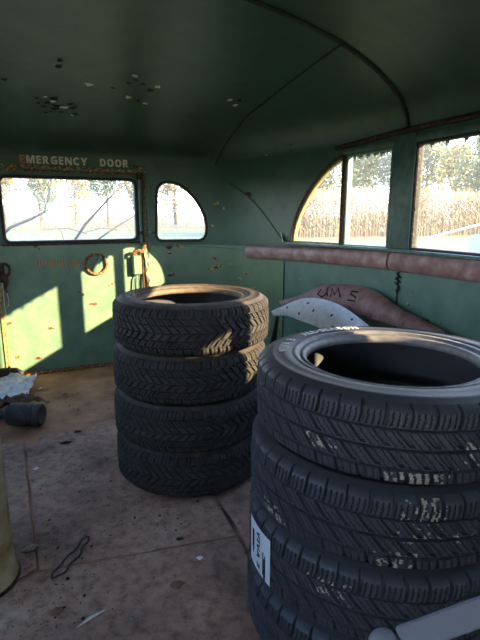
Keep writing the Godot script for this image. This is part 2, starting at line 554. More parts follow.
func round_rect(a: float, b: float, c: float, d: float, r: float) -> Array:
	var o := []
	for q in [[b - r, c + r, -90], [b - r, d - r, 0], [a + r, d - r, 90], [a + r, c + r, 180]]:
		for k in 6:
			var f := deg_to_rad(q[2] + 18.0 * k)
			o.append(Vector2(q[0] + r * cos(f), q[1] + r * sin(f)))
	return o

func structure(called: String, label: String, category: String) -> Node3D:
	var o := base(called)
	tag(o, label, category, "", "structure")
	return o

func build_shell() -> void:
	window_outlines()
	# sign test: plan_out must point away from the room
	var T := -0.028
	var low := span(0.0, 0.838, 0.06)
	var high := span(0.838, Y0, 0.06)
	var us := span(-1.636, 1.636, 0.055)
	var s := st()
	var holes := [H.door, H.rear_quarter, mirrored(H.rear_quarter)]
	var wr := structure("wall_rear", "green painted rounded rear wall of the bus around the emergency door", "wall")
	wall_skin(s, us, low, holes, 0.0)
	wall_skin(s, us, low, holes, T, true)
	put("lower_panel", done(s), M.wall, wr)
	s = st()
	wall_skin(s, us, high, holes, 0.0)
	wall_skin(s, us, high, holes, T, true)
	for h in holes: reveal(s, h, 0.0, T)
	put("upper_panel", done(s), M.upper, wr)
	# right and left sides
	var us2 := span(1.636, UC, 0.055) + span(UC, UMAX, 0.18).slice(1)
	for side in [1, -1]:
		s = st()
		var hs: Array = [H.side_quarter] + H.side
		var uu := us2
		if side < 0:
			hs = [mirrored(H.side_quarter), mirrored(H.side[0])] + H.left
			uu = us2.map(func(u): return -u)
			uu.reverse()
		wall_skin(s, uu, high, hs, 0.0)
		wall_skin(s, uu, high, hs, T, true)
		for h in hs: reveal(s, h, 0.0, T)
		var w := structure("wall_right" if side > 0 else "wall_left", "teal green side wall below and between the side windows" if side > 0 else "green side wall opposite the row of sunny windows", "wall")
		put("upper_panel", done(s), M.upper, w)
		s = st()
		wall_skin(s, uu, low, [], 0.0)
		wall_skin(s, uu, low, [], T, true)
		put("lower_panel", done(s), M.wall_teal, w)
		if side > 0:
			# joints of the lower panels
			put("panel_seam", sweep_mesh(1.632, 1.642, 0.02, 0.02, rect_prof(0.74, 0.0, 0.003)), M.dark_gap, w)
			put("panel_seam", sweep_mesh(2.631, 2.641, 0.02, 0.02, rect_prof(0.76, 0.0, 0.003)), M.dark_gap, w)
			# torn putty along the second joint
			s = st()
			var rng := RandomNumberGenerator.new(); rng.seed = 5
			for k in 9:
				var y := 0.69 + 0.011 * k
				add_tube(s, [W(2.636 + rng.randf_range(-0.02, 0.02), y, 0.004), W(2.636 + rng.randf_range(-0.02, 0.02), y + 0.02, 0.006)], [0.004], 5)
			put("putty", done(s), M.dark_gap, w)
			# rusty header strip over the windows
			put("header_strip", sweep_mesh(2.12, 2.575, 1.394, 1.412, rect_prof(0.022, 0.0, 0.022)), M.dark_rust, w)
			put("header_strip", sweep_mesh(2.575, 5.4, 1.412, 1.415, rect_prof(0.022, 0.0, 0.022)), M.dark_rust, w)
			put("header_board", sweep_mesh(2.175, 5.4, 1.366, 1.366, rect_prof(0.03, 0.0, 0.01)), M.frame_green, w)
			# pillars: raised covers between the windows
			put("pillar_cover", sweep_mesh(2.561, 2.695, 0.905, 0.905, rect_prof(0.5, 0.0, 0.012)), M.frame_green, w)
			for k in 3:
				var u := UC + (-1.68 + 0.54 + 0.69 * k) - ZC
				put("pillar_cover", sweep_mesh(u + 0.02, u + 0.13, 0.905, 0.905, rect_prof(0.5, 0.0, 0.012)), M.frame_green, w)
			put("sill", sweep_mesh(1.66, 2.575, 0.866, 0.884, rect_prof(0.016, 0.0, 0.03)), M.frame_green, w)
			put("sill", sweep_mesh(2.575, 5.4, 0.884, 0.888, rect_prof(0.016, 0.0, 0.03)), M.frame_green, w)
			# curved joint of the corner panel
			put("corner_seam", tube_mesh([W(1.10, 1.275, -0.002), W(1.196, 1.224), W(1.265, 1.182), W(1.335, 1.134), W(1.41, 1.072), W(1.484, 1.008), W(1.56, 0.94), W(1.63, 0.876)], [0.004], 6), M.seam, w)
			# pale torn flap by the sill
			s = st()
			s.set_smooth_group(-1)
			tri(s, W(1.617, 0.885, 0.006), W(1.66, 0.885, 0.03), W(1.60, 0.95, 0.008))
			tri(s, W(1.617, 0.885, 0.004), W(1.60, 0.95, 0.006), W(1.66, 0.885, 0.028))
			put("torn_flap", done(s), M.cream, w)
	# front bulkhead with windscreen
	s = st()
	var wf := structure("wall_front", "front bulkhead behind the camera with two windscreen openings", "wall")
	for q in [[Vector3(CX, 0.35, ZF), Vector3(2 * HW + 0.1, 0.7, 0.05)], [Vector3(CX, 1.72, ZF), Vector3(2 * HW + 0.1, 0.26, 0.05)], [Vector3(CX - HW + 0.05, 1.15, ZF), Vector3(0.12, 0.9, 0.05)], [Vector3(CX + HW - 0.05, 1.15, ZF), Vector3(0.12, 0.9, 0.05)], [Vector3(CX, 1.15, ZF), Vector3(0.08, 0.9, 0.05)]]:
		add_box(s, q[0], q[1], 0.004)
	put("bulkhead_panel", done(s), M.wall, wf)
	# roof: dome at the rear and barrel in front of the rib, as two panels with thickness
	var c := structure("ceiling", "dark green domed sheet metal ceiling with seams and flaked spots", "ceiling")
	for part in 2:
		s = st()
		s.set_smooth_group(0)
		var lists := [span(-UC, UC, 0.06)] if part == 0 else [span(-UMAX, -UC, 0.25), span(UC, UMAX, 0.25)]
		var phis := span(0.0, PI / 2, PI / 2 / 28)
		for ul in lists:
			for i in ul.size() - 1:
				for j in phis.size() - 1:
					for o in [0.0, -0.05]:
						var a := roof(ul[i], phis[j], o); var b := roof(ul[i + 1], phis[j], o)
						var d := roof(ul[i + 1], phis[j + 1], o); var e := roof(ul[i], phis[j + 1], o)
						if o == 0.0: quad(s, a, b, d, e)
						else: quad(s, a, e, d, b)
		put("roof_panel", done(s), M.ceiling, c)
	# rib across the roof and the joints of the dome
	var rib := []
	for i in 25: rib.append(roof(UC, PI / 2 * i / 24.0, 0.004))
	for i in range(23, -1, -1): rib.append(roof(-UC, PI / 2 * i / 24.0, 0.004))
	put("roof_rib", tube_mesh(rib, [0.009], 8), M.seam, c)
	for z in [-0.37, 1.01, 2.39]:
		var r2 := []
		var u2 := UC + float(z) - ZC
		for i in 25: r2.append(roof(u2, PI / 2 * i / 24.0, 0.004))
		for i in range(23, -1, -1): r2.append(roof(-u2, PI / 2 * i / 24.0, 0.004))
		put("roof_rib", tube_mesh(r2, [0.009], 8), M.seam, c)
	for sg in [1.0, -1.0]:
		put("roof_seam", tube_mesh([roof(sg * UC, 0.788, 0.002), roof(sg * 2.37, 0.764, 0.002), roof(sg * 2.102, 0.732, 0.002), roof(sg * 1.88, 0.697, 0.002), roof(sg * 1.674, 0.653, 0.002), roof(sg * 1.49, 0.6, 0.002), roof(sg * 1.331, 0.532, 0.002), roof(sg * 1.22, 0.43, 0.002), roof(sg * 1.116, 0.306, 0.002), roof(sg * 1.045, 0.15, 0.002), W(sg * 0.991, 1.401, 0.002)], [0.0045], 6), M.seam, c)
	# bolt head where seam and rib meet
	put("bolt", lathe_mesh([Vector2(0, 0.006), Vector2(0.008, 0.005), Vector2(0.011, 0), Vector2(0.011, -0.006)], 12, roof(UC, 0.788, 0.006)), M.seam, c)
	# flaked spots on the roof
	var rng2 := RandomNumberGenerator.new(); rng2.seed = 9
	for q in [[-0.20, 0.65, 7, 0.035], [-0.06, 0.64, 8, 0.03], [-0.12, 0.57, 4, 0.03], [0.5, 0.93, 3, 0.04], [0.6, 0.88, 3, 0.03], [0.42, 0.74, 3, 0.04], [1.3, 0.69, 4, 0.03], [-0.2, 0.95, 2, 0.03], [-0.5, 0.8, 2, 0.05], [0.2, 0.86, 2, 0.05], [1.62, 0.1, 3, 0.05], [1.5, 0.02, 2, 0.05]]:
		for k in int(q[2]):
			var u: float = q[0] + rng2.randfn(0, 1) * float(q[3]) * 1.6
			var f: float = q[1] + rng2.randfn(0, 1) * float(q[3])
			var sz := rng2.randf_range(0.008, 0.022)
			s = st()
			s.set_smooth_group(-1)
			var ring: Array[Vector3] = []
			for i in 7:
				var an := TAU * i / 7.0
				var rr := sz * rng2.randf_range(0.5, 1.1)
				ring.append(roof(u + cos(an) * rr * 2.0, maxf(f + sin(an) * rr * 0.9, 0.0), 0.0025))
			for i in range(1, 6): tri(s, ring[0], ring[i], ring[i + 1])
			put("paint_flake", done(s), M.cream if rng2.randf() < 0.3 else M.dark_gap, c)

# ---------------------------------------------------------------- emergency door
func build_door() -> void:
	var d := structure("door_1", "green emergency door with wide window, ring handle and box latch", "door")
	var s := st()
	var us := span(-0.4805, 0.4475, 0.065)
	var ys := span(0.0, 0.862, 0.06)
	wall_skin(s, us, ys, [], -0.004)
	wall_skin(s, us, ys, [], -0.03, true)
	reveal(s, hole([Vector2(-0.4805, 0.0), Vector2(0.4475, 0.0), Vector2(0.4475, 0.862), Vector2(-0.4805, 0.862)]), -0.004, -0.03)
	put("lower_panel", done(s), M.wall, d)
	s = st()
	wall_skin(s, us, span(0.862, 1.341, 0.06), [H.door_window], -0.004)
	wall_skin(s, us, span(0.862, 1.341, 0.06), [H.door_window], -0.03, true)
	reveal(s, hole([Vector2(-0.4805, 0.862), Vector2(0.4475, 0.862), Vector2(0.4475, 1.341), Vector2(-0.4805, 1.341)]), -0.004, -0.03)
	put("upper_panel", done(s), M.upper, d)
	put("window_gasket", ring_mesh(H.door_window, 0.006, 0.014, -0.034, 0.006), M.rubber_trim, d)
	put("pane", pane_mesh(H.door_window, -0.02), M.glass_dusty, d)
	# window ledge, rusty
	put("ledge", sweep_mesh(-0.46, 0.43, 0.858, 0.858, rect_prof(0.012, -0.004, 0.016)), M.dark_rust, d)
	# ring handle
	var hc := Vector3(CX + 0.114, 0.721, ZR)
	var ring := []
	for i in 28:
		var f := TAU * i / 28
		ring.append(hc + Vector3(cos(f) * 0.07, sin(f) * 0.068, 0.012))
	var rh := put("ring_handle", tube_mesh(ring, [0.0095], 8, true), M.rust, d)
	put("handle_paddle", tube_mesh([hc + Vector3(-0.016, -0.062, 0.012), hc + Vector3(-0.008, -0.03, 0.026), hc + Vector3(0.02, 0.035, 0.034), hc + Vector3(0.032, 0.058, 0.02)], [0.014, 0.017, 0.014, 0.008], 8, false, 0.6, Vector3.BACK), M.wall, rh)
	# rusty vent slots left of the ring
	for k in 16:
		var x := CX - 0.27 + 0.0205 * k
		put("vent_slot", box_mesh(Vector3(0.007, 0.034 + 0.012 * sin(k * 1.7), 0.004), 0.001, Vector3(x, 0.742 - 0.0012 * k, ZR + 0.003)), M.rust_letter, d)
	# latch box with bent lever and rods
	var lb := put("latch_box", box_mesh(Vector3(0.062, 0.135, 0.05), 0.008, Vector3(CX + 0.392, 0.705, ZR + 0.025)), M.wall, d)
	put("lever", tube_mesh([Vector3(CX + 0.365, 0.775, ZR + 0.05), Vector3(CX + 0.372, 0.80, ZR + 0.055), Vector3(CX + 0.40, 0.808, ZR + 0.055), Vector3(CX + 0.428, 0.80, ZR + 0.06), Vector3(CX + 0.445, 0.83, ZR + 0.055), Vector3(CX + 0.452, 0.865, ZR + 0.045)], [0.012, 0.013, 0.013, 0.014, 0.013, 0.011], 8), M.rust, lb)
	put("rod", tube_mesh([Vector3(CX + 0.39, 0.64, ZR + 0.02), Vector3(CX + 0.372, 0.60, ZR + 0.018), Vector3(CX + 0.365, 0.52, ZR + 0.018), Vector3(CX + 0.365, 0.02, ZR + 0.018)], [0.006], 6), M.frame_green, d)
	put("rod", tube_mesh([Vector3(CX + 0.408, 0.64, ZR + 0.02), Vector3(CX + 0.40, 0.58, ZR + 0.018), Vector3(CX + 0.396, 0.05, ZR + 0.018)], [0.005], 6), M.frame_green, d)
	put("rod", tube_mesh([Vector3(CX + 0.436, 0.80, ZR + 0.02), Vector3(CX + 0.436, 0.03, ZR + 0.02)], [0.010], 8), M.dark_rust, d)
	put("rod", tube_mesh([Vector3(CX + 0.432, 0.84, ZR + 0.022), Vector3(CX + 0.436, 1.34, ZR + 0.022)], [0.007], 8), M.frame_green, d)
	put("rod_guide", box_mesh(Vector3(0.034, 0.05, 0.03), 0.005, Vector3(CX + 0.442, 1.315, ZR + 0.014)), M.dark_rust, d)
	put("rod_guide", box_mesh(Vector3(0.03, 0.03, 0.03), 0.005, Vector3(CX + 0.44, 0.93, ZR + 0.014)), M.dark_rust, d)
	# frame strips on the body side
	var wr := get_node("wall_rear")
	put("door_jamb", sweep_mesh(0.456, 0.478, 0.02, 0.02, rect_prof(1.32, 0.0, 0.014)), M.flaked_jamb, wr)
	put("door_jamb", sweep_mesh(0.486, 0.50, 0.02, 0.02, rect_prof(1.32, 0.0, 0.006)), M.frame_green, wr)
	put("door_jamb", sweep_mesh(-0.51, -0.488, 0.02, 0.02, rect_prof(1.32, 0.0, 0.012)), M.yellow_rust, wr)
	put("drip_strip", sweep_mesh(-0.48, 0.45, 1.349, 1.340, rect_prof(0.018, 0.0, 0.008)), M.flaking, wr)
	put("drip_strip", sweep_mesh(-0.30, 0.50, 1.325, 1.321, rect_prof(0.010, -0.003, 0.006)), M.rust, wr)
	put("belt_moulding", sweep_mesh(0.50, 1.285, 0.836, 0.804, rect_prof(0.006, 0.0, 0.005)), M.frame_green, wr)
	# peeled patches
	var rng := RandomNumberGenerator.new(); rng.seed = 21
	for q in [[-0.40, 1.335], [-0.33, 1.336], [-0.24, 1.335], [-0.05, 1.34], [0.1, 1.337], [0.3, 1.334], [0.44, 1.372], [0.47, 1.33], [0.53, 1.24], [0.5, 1.0], [0.52, 0.93], [0.48, 1.14], [0.62, 0.82], [0.66, 0.78], [0.7, 0.83], [0.66, 0.62], [0.93, 0.66], [0.72, 0.53], [1.0, 1.13], [1.06, 1.1], [0.98, 0.73], [1.02, 0.70], [0.99, 0.68], [1.1, 0.7], [0.95, 0.98], [1.18, 0.6], [1.25, 0.64], [1.35, 0.55], [1.28, 1.19], [1.1, 0.52]]:
		for k in 2:
			put("paint_flake", flake(rng, q[0] + rng.randf_range(-0.02, 0.02), q[1] + rng.randf_range(-0.008, 0.008), rng.randf_range(0.006, 0.018), 1.9), M.flaking if rng.randf() < 0.75 else M.dark_rust, wr)
	for q in [[-0.46, 0.34], [-0.30, 0.10], [0.08, 0.46], [0.0, 0.52], [-0.2, 0.28], [0.22, 0.56], [-0.42, 0.12], [0.3, 0.35], [-0.25, 0.848]]:
		for k in 2:
			put("paint_flake", flake(rng, q[0] + rng.randf_range(-0.02, 0.02), q[1] + rng.randf_range(-0.02, 0.02), rng.randf_range(0.005, 0.014), 1.6), M.rust if rng.randf() < 0.6 else M.flaking, d)
	var wright := get_node("wall_right")
	for q in [[2.833, 0.60], [2.853, 0.59], [2.813, 0.61], [2.793, 0.63], [2.733, 0.71], [2.713, 0.65], [2.913, 0.60], [1.80, 0.66], [2.633, 1.0]]:
		put("paint_flake", flake(rng, q[0], q[1], rng.randf_range(0.004, 0.013), 1.4), M.flaking, wright)
	# EMERGENCY DOOR lettering on the header
	var font := SystemFont.new()
	font.font_names = PackedStringArray(["Droid Sans"])
	font.font_weight = 700
	var bold := FontVariation.new()
	bold.base_font = font
	bold.variation_embolden = 0.6
	var words := "EMERGENCY DOOR"
	var widths := {}
	var x := 0.052
	for i in words.length():
		var ch := words[i]
		if ch == " ":
			x += 0.072
			continue
		var tm := TextMesh.new()
		tm.text = ch
		tm.font = bold
		tm.font_size = 48
		tm.pixel_size = 0.0014
		tm.depth = 0.002
		tm.curve_step = 2.0
		var bb := tm.get_aabb()
		var k := 0.049 / bb.size.y
		var o := put("letter", tm, M.rust_letter if i == 0 else M.cream, wr)
		o.scale = Vector3(k, k, 1)
		o.position = Vector3(x - bb.position.x * k, 1.374 - bb.position.y * k - 0.0002 * i, ZR + 0.0015)
		x += bb.size.x * k + 0.0095

func flake(rng: RandomNumberGenerator, u: float, y: float, sz: float, wide: float) -> ArrayMesh:
	var s := st()
	s.set_smooth_group(-1)
	var ring: Array[Vector3] = []
	for i in 8:
		var an := TAU * i / 8.0
		var rr := sz * rng.randf_range(0.45, 1.1)
		ring.append(W(u + cos(an) * rr * wide, y + sin(an) * rr, 0.002))
	for i in range(1, 7): tri(s, ring[0], ring[i], ring[i + 1])
	return done(s)

# ---------------------------------------------------------------- windows
func build_windows() -> void:
	var n := 1
	for side in [1, -1]:
		var h: Dictionary = H.rear_quarter if side > 0 else mirrored(H.rear_quarter)
		var w := structure("window_%d" % n, "small D-shaped rear window right of the emergency door" if side > 0 else "small D-shaped rear window left of the emergency door", "window")
		put("window_gasket", ring_mesh(h, 0.006, 0.014, -0.03, 0.008), M.rubber_trim, w)
		put("pane", pane_mesh(h, -0.02), M.glass_dusty, w)
		n += 1
	var rng := RandomNumberGenerator.new(); rng.seed = 77
	for side in [1, -1]:
		var h: Dictionary = H.side_quarter if side > 0 else mirrored(H.side_quarter)
		var w := structure("window_%d" % n, "quarter-round side window with a yellowed rusty frame in the rear corner" if side > 0 else "quarter-round side window in the opposite rear corner", "window")
		put("window_frame", ring_mesh(h, 0.010, 0.004, -0.028, -0.004), M.yellow_rust, w)
		put("window_rim", ring_mesh(h, -0.004, 0.02, -0.01, 0.008), M.dark_rust, w)
		put("pane", pane_mesh(h, -0.02), M.glass, w)
		n += 1
		var row: Array = H.side if side > 0 else [mirrored(H.side[0])] + H.left
		for i in row.size():
			var hh: Dictionary = row[i]
			var lab := "side window in the row along the bus, number %d from the rear" % (i + 1)
			if side > 0 and i == 0: lab = "narrow upright window between the quarter-round window and the pillar"
			elif side > 0 and i == 1: lab = "side window at the right edge looking onto corn and a steel boom"
			elif side < 0: lab = "side window on the opposite wall, number %d from the rear" % (i + 1)
			var ww := structure("window_%d" % n, lab, "window")
			put("window_frame", ring_mesh(hh, 0.006, 0.012, -0.028, 0.006), M.frame_green if i == 0 else M.frame_dark, ww)
			put("pane", pane_mesh(hh, -0.018), M.glass, ww)
			if side > 0 and i < 2:
				# ragged remains of a film along the top
				var r: Rect2 = hh.rect
				for k in (6 if i == 0 else 5):
					var u := r.position.x + 0.02 + (0.28 if i == 0 else 0.5) * (k + rng.randf_range(0.0, 0.5)) / 6.0
					var wdt := rng.randf_range(0.015, 0.05)
					var hgt := rng.randf_range(0.01, 0.04)
					var poly := hole([Vector2(u, 1.358), Vector2(u, 1.358 - hgt * 0.6), Vector2(u + wdt * 0.3, 1.358 - hgt), Vector2(u + wdt * 0.6, 1.358 - hgt * 0.5), Vector2(u + wdt * 0.8, 1.358 - hgt * 0.8), Vector2(u + wdt, 1.358)])
					put("torn_film", pane_mesh(poly, -0.014), M.film, ww)
			n += 1
	# mullion between quarter window and narrow window
	var wright := get_node("wall_right")
	put("mullion", sweep_mesh(2.174, 2.202, 0.89, 0.89, rect_prof(0.475, -0.028, 0.012), 0.01), M.dark_rust, wright)
	for side in [1]:
		for k in 14:
			put("paint_flake", flake(rng, 2.703 + rng.randf_range(-0.004, 0.004), 0.93 + 0.03 * k, rng.randf_range(0.006, 0.012), 0.5), M.flaking if k % 3 == 0 else M.dark_rust, wright)
	# windscreen panes
	for sx in [-1, 1]:
		var ws := structure("window_%d" % n, "left windscreen pane behind the camera" if sx < 0 else "right windscreen pane behind the camera", "window")
		put("pane", box_mesh(Vector3(1.11, 0.88, 0.004), 0.001, Vector3(CX + sx * 0.595, 1.145, ZF)), M.glass, ws)
		n += 1

# ---------------------------------------------------------------- maroon rails under the windows
func build_trims() -> void:
	var prof := func(h: float) -> Array:
		var a := []
		a.append(Vector2(0.0, -0.002))
		for i in 9:
			var f := -PI / 2 + PI * i / 8.0
			a.append(Vector2(h * 0.5 + h * 0.5 * sin(f), 0.012 + 0.034 * pow(maxf(cos(f), 0.0), 0.6)))
		a.append(Vector2(h, -0.002))
		return a
	var r1 := put("trim_1", sweep_mesh(1.285, 2.595, 0.754, 0.797, prof.call(0.09)), M.rail)
	tag(r1, "faded maroon padded rail under the quarter-round window", "rail", "", "structure")
	var r2 := put("trim_2", sweep_mesh(2.607, 5.2, 0.797, 0.81, prof.call(0.089)), M.rail)
	tag(r2, "faded maroon padded rail running out at the right edge", "rail", "", "structure")

# ---------------------------------------------------------------- floor
func build_floor() -> void:
	var f := structure("floor", "dirty brown worn floor covering of the bus", "floor")
	var s := st()
	s.set_smooth_group(-1)
	# base plate follows the plan of the body
	var out := PackedVector2Array()
	for u in span(-UMAX, UMAX, 0.1):
		var p := plan(u) + plan_out(u) * 0.04
		out.append(p)
	var t := Geometry2D.triangulate_polygon(out)
	for y in [-0.006, -0.1]:
		for i in range(0, t.size(), 3):
			tri(s, Vector3(out[t[i]].x, y, out[t[i]].y), Vector3(out[t[i + 1]].x, y, out[t[i + 1]].y), Vector3(out[t[i + 2]].x, y, out[t[i + 2]].y))
	for i in out.size():
		var a := out[i]; var b := out[(i + 1) % out.size()]
		quad(s, Vector3(a.x, -0.1, a.y), Vector3(b.x, -0.1, b.y), Vector3(b.x, -0.006, b.y), Vector3(a.x, -0.006, a.y))
	put("floor_plate", done(s), M.floor_rust, f)
	# sheets of covering with worn edges
	var rng := RandomNumberGenerator.new(); rng.seed = 31
	var sheets := [
		[Vector2(-0.055, -2.35), Vector2(0.62, -2.42), Vector2(0.60, -1.30), Vector2(-0.03, -1.405)],
		[Vector2(-0.9, -2.33), Vector2(-0.067, -2.34), Vector2(-0.042, -1.415), Vector2(-0.9, -1.18)],
		[Vector2(-0.9, -1.17), Vector2(-0.034, -1.397), Vector2(0.596, -1.292), Vector2(0.53, -0.5), Vector2(-0.9, -0.5)],
		[Vector2(0.63, -2.42), Vector2(1.55, -2.45), Vector2(1.6, -0.5), Vector2(0.54, -0.5)],
		[Vector2(-0.9, -0.494), Vector2(1.6, -0.494), Vector2(1.6, 4.5), Vector2(-0.9, 4.5)]]
	for q in sheets:
		var o := PackedVector2Array()
		for i in q.size():
			var a: Vector2 = q[i]; var b: Vector2 = q[(i + 1) % q.size()]
			var n := maxi(2, int(a.distance_to(b) / 0.05))
			for k in n:
				o.append(a.lerp(b, float(k) / n) + (Vector2(rng.randf_range(-1, 1), rng.randf_range(-1, 1)) * (0.035 if minf(a.y, b.y) < -2.3 and maxf(a.y, b.y) < -2.3 else 0.003) if k > 0 else Vector2.ZERO))
		put("floor_sheet", plate_mesh(o, 0.006), M.floor, f, Vector3(0, -0.006, 0))
	# door sill plate
	put("sill_plate", box_mesh(Vector3(0.92, 0.012, 0.06), 0.003, Vector3(CX, 0.0, ZR + 0.035)), M.rust, f)

# ---------------------------------------------------------------- tires
func fr(x: float) -> float:
	return x - floor(x)

func gcut(d: float, w: float) -> float:   # 1 inside a groove of half width w, steep flanks
	return clampf((w - absf(d)) / (w * 0.35) , 0.0, 1.0)

func groove(kind: int, a: float, v: float) -> float:
	var g := 0.0
	if kind == 0:
		# touring tread: two shoulders of blocks, two middle ribs with slanted slots
		for c in [0.225, 0.475, 0.715]:
			g = maxf(g, gcut(v - c, 0.016))
		if v > 0.72:
			var w := (v - 0.72) / 0.28
			var q := fr(a + 0.12 * sin(w * 2.6)) - 0.5
			g = maxf(g, gcut(q, 0.085))
			var z := 0.018 * signf(sin(w * 40.0))
			for o in [0.25, 0.5, 0.75]:
				g = maxf(g, 0.5 * gcut(fr(q + 0.5 + o + z) - 0.5, 0.028) * float(w < 0.7))
		elif v < 0.22:
			var w := (0.22 - v) / 0.22
			var q := fr(a + 0.10 * sin(w * 2.2)) - 0.5
			g = maxf(g, gcut(q, 0.085))
			var z := 0.018 * signf(sin(w * 34.0))
			for o in [0.33, 0.67]:
				g = maxf(g, 0.4 * gcut(fr(q + 0.5 + o + z) - 0.5, 0.026) * float(w < 0.7))
		else:
			var row := 0 if v < 0.475 else 1
			var w := (v - 0.225) / 0.25 if row == 0 else (v - 0.475) / 0.24
			var q := fr(a - 0.75 * w + 0.35 * row) - 0.5
			if w > 0.16 and w < 0.92: g = maxf(g, gcut(q, 0.14))
			var z := 0.02 * signf(sin(w * 26.0))
			g = maxf(g, 0.4 * gcut(fr(q + 0.33 + z + 0.5) - 0.5, 0.026))
			g = maxf(g, 0.4 * gcut(fr(q - 0.33 + z + 0.5) - 0.5, 0.026))
	else:
		# winter tread: arrow pattern towards the middle, straight slots on the shoulders
		var d := absf(v - 0.5)
		var side := 0.25 if v > 0.5 else 0.0
		for c in [0.17, 0.325]:
			g = maxf(g, gcut(d - c, 0.014))
		if d > 0.335:
			var w := (d - 0.335) / 0.165
			g = maxf(g, gcut(fr(a + side + 0.12 * w) - 0.5, 0.15))
			g = maxf(g, 0.4 * gcut(fr(a + side + 0.12 * w + 0.5) - 0.5, 0.05))
		elif d > 0.17:
			g = maxf(g, gcut(fr(a + side - (d - 0.17) * 4.2) - 0.5, 0.17))
			g = maxf(g, 0.4 * gcut(fr(a + side - (d - 0.17) * 4.2 + 0.5) - 0.5, 0.05))
		else:
			g = maxf(g, gcut(fr(a + side * 0.0 - d * 5.0) - 0.5, 0.16))
			g = maxf(g, 0.8 * gcut(d, 0.012))
	return g

# radius of the tread at v (0 bottom .. 1 top) and its height
func tread_r(R: float, v: float) -> float:
	var d := absf(v - 0.5) * 2.0
	return R - 0.004 * d * d - 0.016 * pow(maxf(0.0, (d - 0.78) / 0.22), 2.0)

func tread_mesh(kind: int, R: float, tw: float, pitches: int, per: int, ny: int) -> ArrayMesh:
	var na := pitches * per
	var v := PackedVector3Array()
	var idx := PackedInt32Array()
	v.resize(na * (ny + 1))
	for j in ny + 1:
		var t := float(j) / ny
		var r := tread_r(R, t)
		var y := (t - 0.5) * tw
		for i in na:
			var a := float(i) / per
			var f := TAU * i / na
			var q := r - 0.009 * groove(kind, a, t)
			v[j * na + i] = Vector3(cos(f) * q, y, sin(f) * q)
	for j in ny:
		for i in na:
			var k := (i + 1) % na
			var a := j * na + i; var b := j * na + k; var c := (j + 1) * na + k; var d := (j + 1) * na + i
			idx.append_array(PackedInt32Array([a, c, b, a, d, c]))
	var arr := []
	arr.resize(Mesh.ARRAY_MAX)
	arr[Mesh.ARRAY_VERTEX] = v
	arr[Mesh.ARRAY_INDEX] = idx
	var m := ArrayMesh.new()
	m.add_surface_from_arrays(Mesh.PRIMITIVE_TRIANGLES, arr)   # no normals: facets keep the edges of the blocks crisp
	return m

func side_profile(R: float, tw: float, rim: float, h: float) -> Array:
	# from tread edge over the bulge to the bead (upper side); h is half the section height at the bulge
	var y := tw * 0.5
	return [Vector2(R - 0.020, y), Vector2(R - 0.026, y + 0.002), Vector2(R - 0.034, h - 0.0035), Vector2(R - 0.040, h - 0.001), Vector2(R - 0.043, h - 0.0035), Vector2(R - 0.062, h), Vector2(R - 0.080, h - 0.0005), Vector2(R - 0.083, h - 0.003), Vector2(rim + 0.036, h - 0.005)]

func bead_profile(R: float, tw: float, rim: float, h: float) -> Array:
	return [Vector2(rim + 0.036, h - 0.005), Vector2(rim + 0.034, h - 0.002), Vector2(rim + 0.026, h - 0.004), Vector2(rim + 0.023, h - 0.010), Vector2(rim + 0.015, h - 0.012), Vector2(rim + 0.012, h - 0.008), Vector2(rim + 0.004, h - 0.012), Vector2(rim, h - 0.022), Vector2(rim + 0.003, h - 0.032), Vector2(rim + 0.012, h - 0.034)]

func tire_parts(kind: int, R: float, tw: float, rim: float, h: float) -> Dictionary:
	var d := {}
	d.tread = tread_mesh(kind, R, tw, 46 if kind == 0 else 62, 30 if kind == 0 else 18, 90 if kind == 0 else 70)
	var p := side_profile(R, tw, rim, h)
	var s := st()
	add_lathe(s, p, 120)
	d.top = done(s)
	s = st()
	add_lathe(s, p.map(func(q): return Vector2(q.x, -q.y)), 120)
	d.bottom = done(s)
	var b := bead_profile(R, tw, rim, h)
	s = st()
	add_lathe(s, b, 120)
	d.bead_top = done(s)
	s = st()
	add_lathe(s, b.map(func(q): return Vector2(q.x, -q.y)), 120)
	d.bead_bottom = done(s)
	s = st()
	add_lathe(s, [Vector2(rim + 0.012, h - 0.034), Vector2(R - 0.06, h - 0.014), Vector2(R - 0.03, h - 0.02), Vector2(R - 0.02, h - 0.04), Vector2(R - 0.018, 0), Vector2(R - 0.02, -h + 0.04), Vector2(R - 0.03, -h + 0.02), Vector2(R - 0.06, -h + 0.014), Vector2(rim + 0.012, -h + 0.034)], 96)
	d.liner = done(s)
	return d

func make_tire(d: Dictionary, at: Vector3, turn: float, tilt: Vector2, mats: Array) -> Node3D:
	var o := base("tire", at)
	o.rotation = Vector3(tilt.x, turn, tilt.y)
	put("tread", d.tread, mats[0], o)
	put("bead", d.bead_top, mats[2], put("sidewall", d.top, mats[1], o))
	put("bead", d.bead_bottom, mats[2], put("sidewall", d.bottom, mats[1], o))
	put("inner_liner", d.liner, M.rubber, o)
	return o

